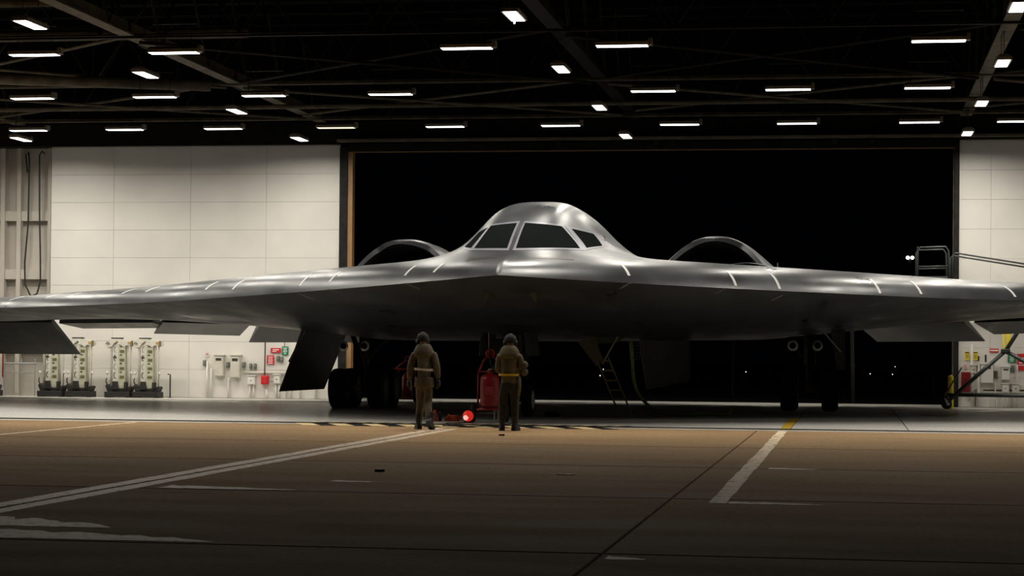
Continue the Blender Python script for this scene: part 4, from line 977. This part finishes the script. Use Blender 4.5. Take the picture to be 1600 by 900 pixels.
# ------------------------------------------------------------------ maintenance stand behind the right wing
M_tub = mat('dark_green_grey_tube', (.045, .05, .047), .4, .3)
sd = thing('maintenance_stand', 'dark tubular maintenance stand with railed platform behind the right wing', 'stand', (0, 0, 0))
Y0, Y1 = 61.0, 62.55
def tb(name, pts, r=.05, m=M_tub, p=sd): return MB().tube(pts, r, 10).build(name, m, p, True)
for y in (Y0,):
    tb('strut', [(2.72, y, .16), (4.42, y, 1.70)], .062); tb('strut', [(4.42, y, 1.70), (5.6, y, 3.6)], .062); tb('strut', [(4.42, y, 1.70), (6.2, y, .7)], .06)
    tb('base_rail', [(2.78, y, .42), (8.2, y, .40)], .05); tb('lever', [(2.68, y, .35), (3.2, y, 1.22)], .022)
    MB().box((4.42, y, 1.70), (.26, .16, .12)).build('joint_plate', M_tub, sd, bevel=.02)
for x, w_ in ((4.37, .03), (4.50, .06)):
    MB().bb((x - w_, Y0 + .1, 1.6), (x + w_, Y0 + .16, 2.6)).build('yellow_upright', M_yellow, sd)
wh = MB().lathe([(.06, -.05), (.13, -.05), (.155, -.02), (.155, .02), (.13, .05), (.06, .05)], (2.77, Y0, .155), 'Y', 22).build('caster', M_tire, sd, True, sharp=D(40))
MB().prism([(2.70, Y0 - .06, .36), (2.88, Y0 - .06, .14), (2.78, Y0 - .06, .10), (2.74, Y0 - .06, .22)], (0, .02, 0)).build('fork', mat('pale_fork', (.55, .54, .50), .5), wh)
wh2 = MB().lathe([(.06, -.05), (.13, -.05), (.155, -.02), (.155, .02), (.13, .05), (.06, .05)], (8.1, Y0, .155), 'Y', 22).build('caster', M_tire, sd, True, sharp=D(40))
for y in (Y0, Y1):
    tb('rail_hoop', [(1.93, y, 3.55), (1.93, y, 4.60), (2.0, y, 4.68), (2.72, y, 4.70), (2.80, y, 4.58), (2.83, y, 3.55)], .028)
    tb('mid_rail', [(1.93, y, 4.12), (2.82, y, 4.14)], .024)
    tb('stair_rail', [(2.92, y, 3.5), (2.93, y, 4.46), (3.0, y, 4.52), (7.8, y, 3.74)], .026)
    tb('platform_leg', [(2.83, y, 3.5), (5.6, y, 3.5)], .035); tb('platform_leg', [(5.6, y, 3.55), (8.1, y, .4)], .04)
tb('toe_rail', [(1.93, Y0, 4.68), (1.93, Y1, 4.68)], .026)
MB().bb((1.9, Y0, 3.50), (5.6, Y1, 3.56)).build('platform_deck', M_dark, sd)
MB().bb((1.95, Y0 + .4, 3.56), (2.8, Y0 + .45, 3.86)).build('kick_plate', mat('kick_plate', (.06, .065, .07), .5), sd)
tb('base_rail', [(2.78, Y1, .42), (8.2, Y1, .40)], .05)

# ------------------------------------------------------------------ night outside
M_pole = mat('dim_pole', (.05, .05, .055), .6)
fl = thing('floodlight_mast', 'distant white floodlight mast seen through the open door', 'light mast', (4.2, 150, -.25))
MB().tube([(0, 0, 0), (0, 0, 9.0)], [.16, .09], 10).build('mast', M_pole, fl); MB().bb((-.5, -.1, 8.95), (.5, .1, 9.1)).build('crossarm', M_pole, fl)
for x in (-.16, .16): MB().lathe([(.02, -.02), (.13, .0), (.11, .12), (.05, .2)], (x, -.12, 8.85), 'Y', 16).build('lamp_head', mat('flood_glow', (1, 1, 1), .4, emit=((.95, .97, 1), 3)), fl, True)
for i, (fx, Y, fz) in enumerate([(-5.41, 110.0, 0.66), (0.32, 150.0, 0.85), (1.16, 120.0, 0.54), (2.42, 120.0, 0.52), (3.2, 150.0, 0.83), (-14.18, 120.0, 0.65), (-11.97, 100.0, 0.48)]):
    t = thing('field_light', 'tiny distant airfield light, %s' % ['left of the right main gear', 'just right of the right gear door', 'lower left of the trio beyond the gear door', 'lower right of the trio beyond the gear door', 'upper right of the trio beyond the gear door', 'above the crew ladder', 'beside the crew ladder'][i], 'light', (fx, Y, -.25), 0, 'airfield lights beyond the door')
    h = fz + .25
    MB().tube([(0, 0, 0), (0, 0, max(.1, h - .04))], .02, 6).build('stake', M_pole, t)
    MB().lathe([(.005, -.03), (.024, -.018), (.03, 0), (.024, .018), (.005, .03)], (0, 0, h), 'Z', 10).build('globe', mat('field_glow', (1, 1, 1), .4, emit=((1, .95, .85), 1.6)), t, True)
for fx, Y, h in [(-4.99, 90, 2.6), (3.74, 95, 1.0)]:
    t = thing('fence_post', 'thin post standing in the dark outside, %s' % ('left of the right main gear' if fx < 0 else 'left of the yellow bollard'), 'post', (fx, Y, -.25))
    MB().tube([(0, 0, 0), (0, 0, h)], .04, 8).build('post_tube', M_pole, t); MB().lathe([(.05, h), (.02, h + .05)], (0, 0, 0), 'Z', 8).build('post_cap', M_pole, t)
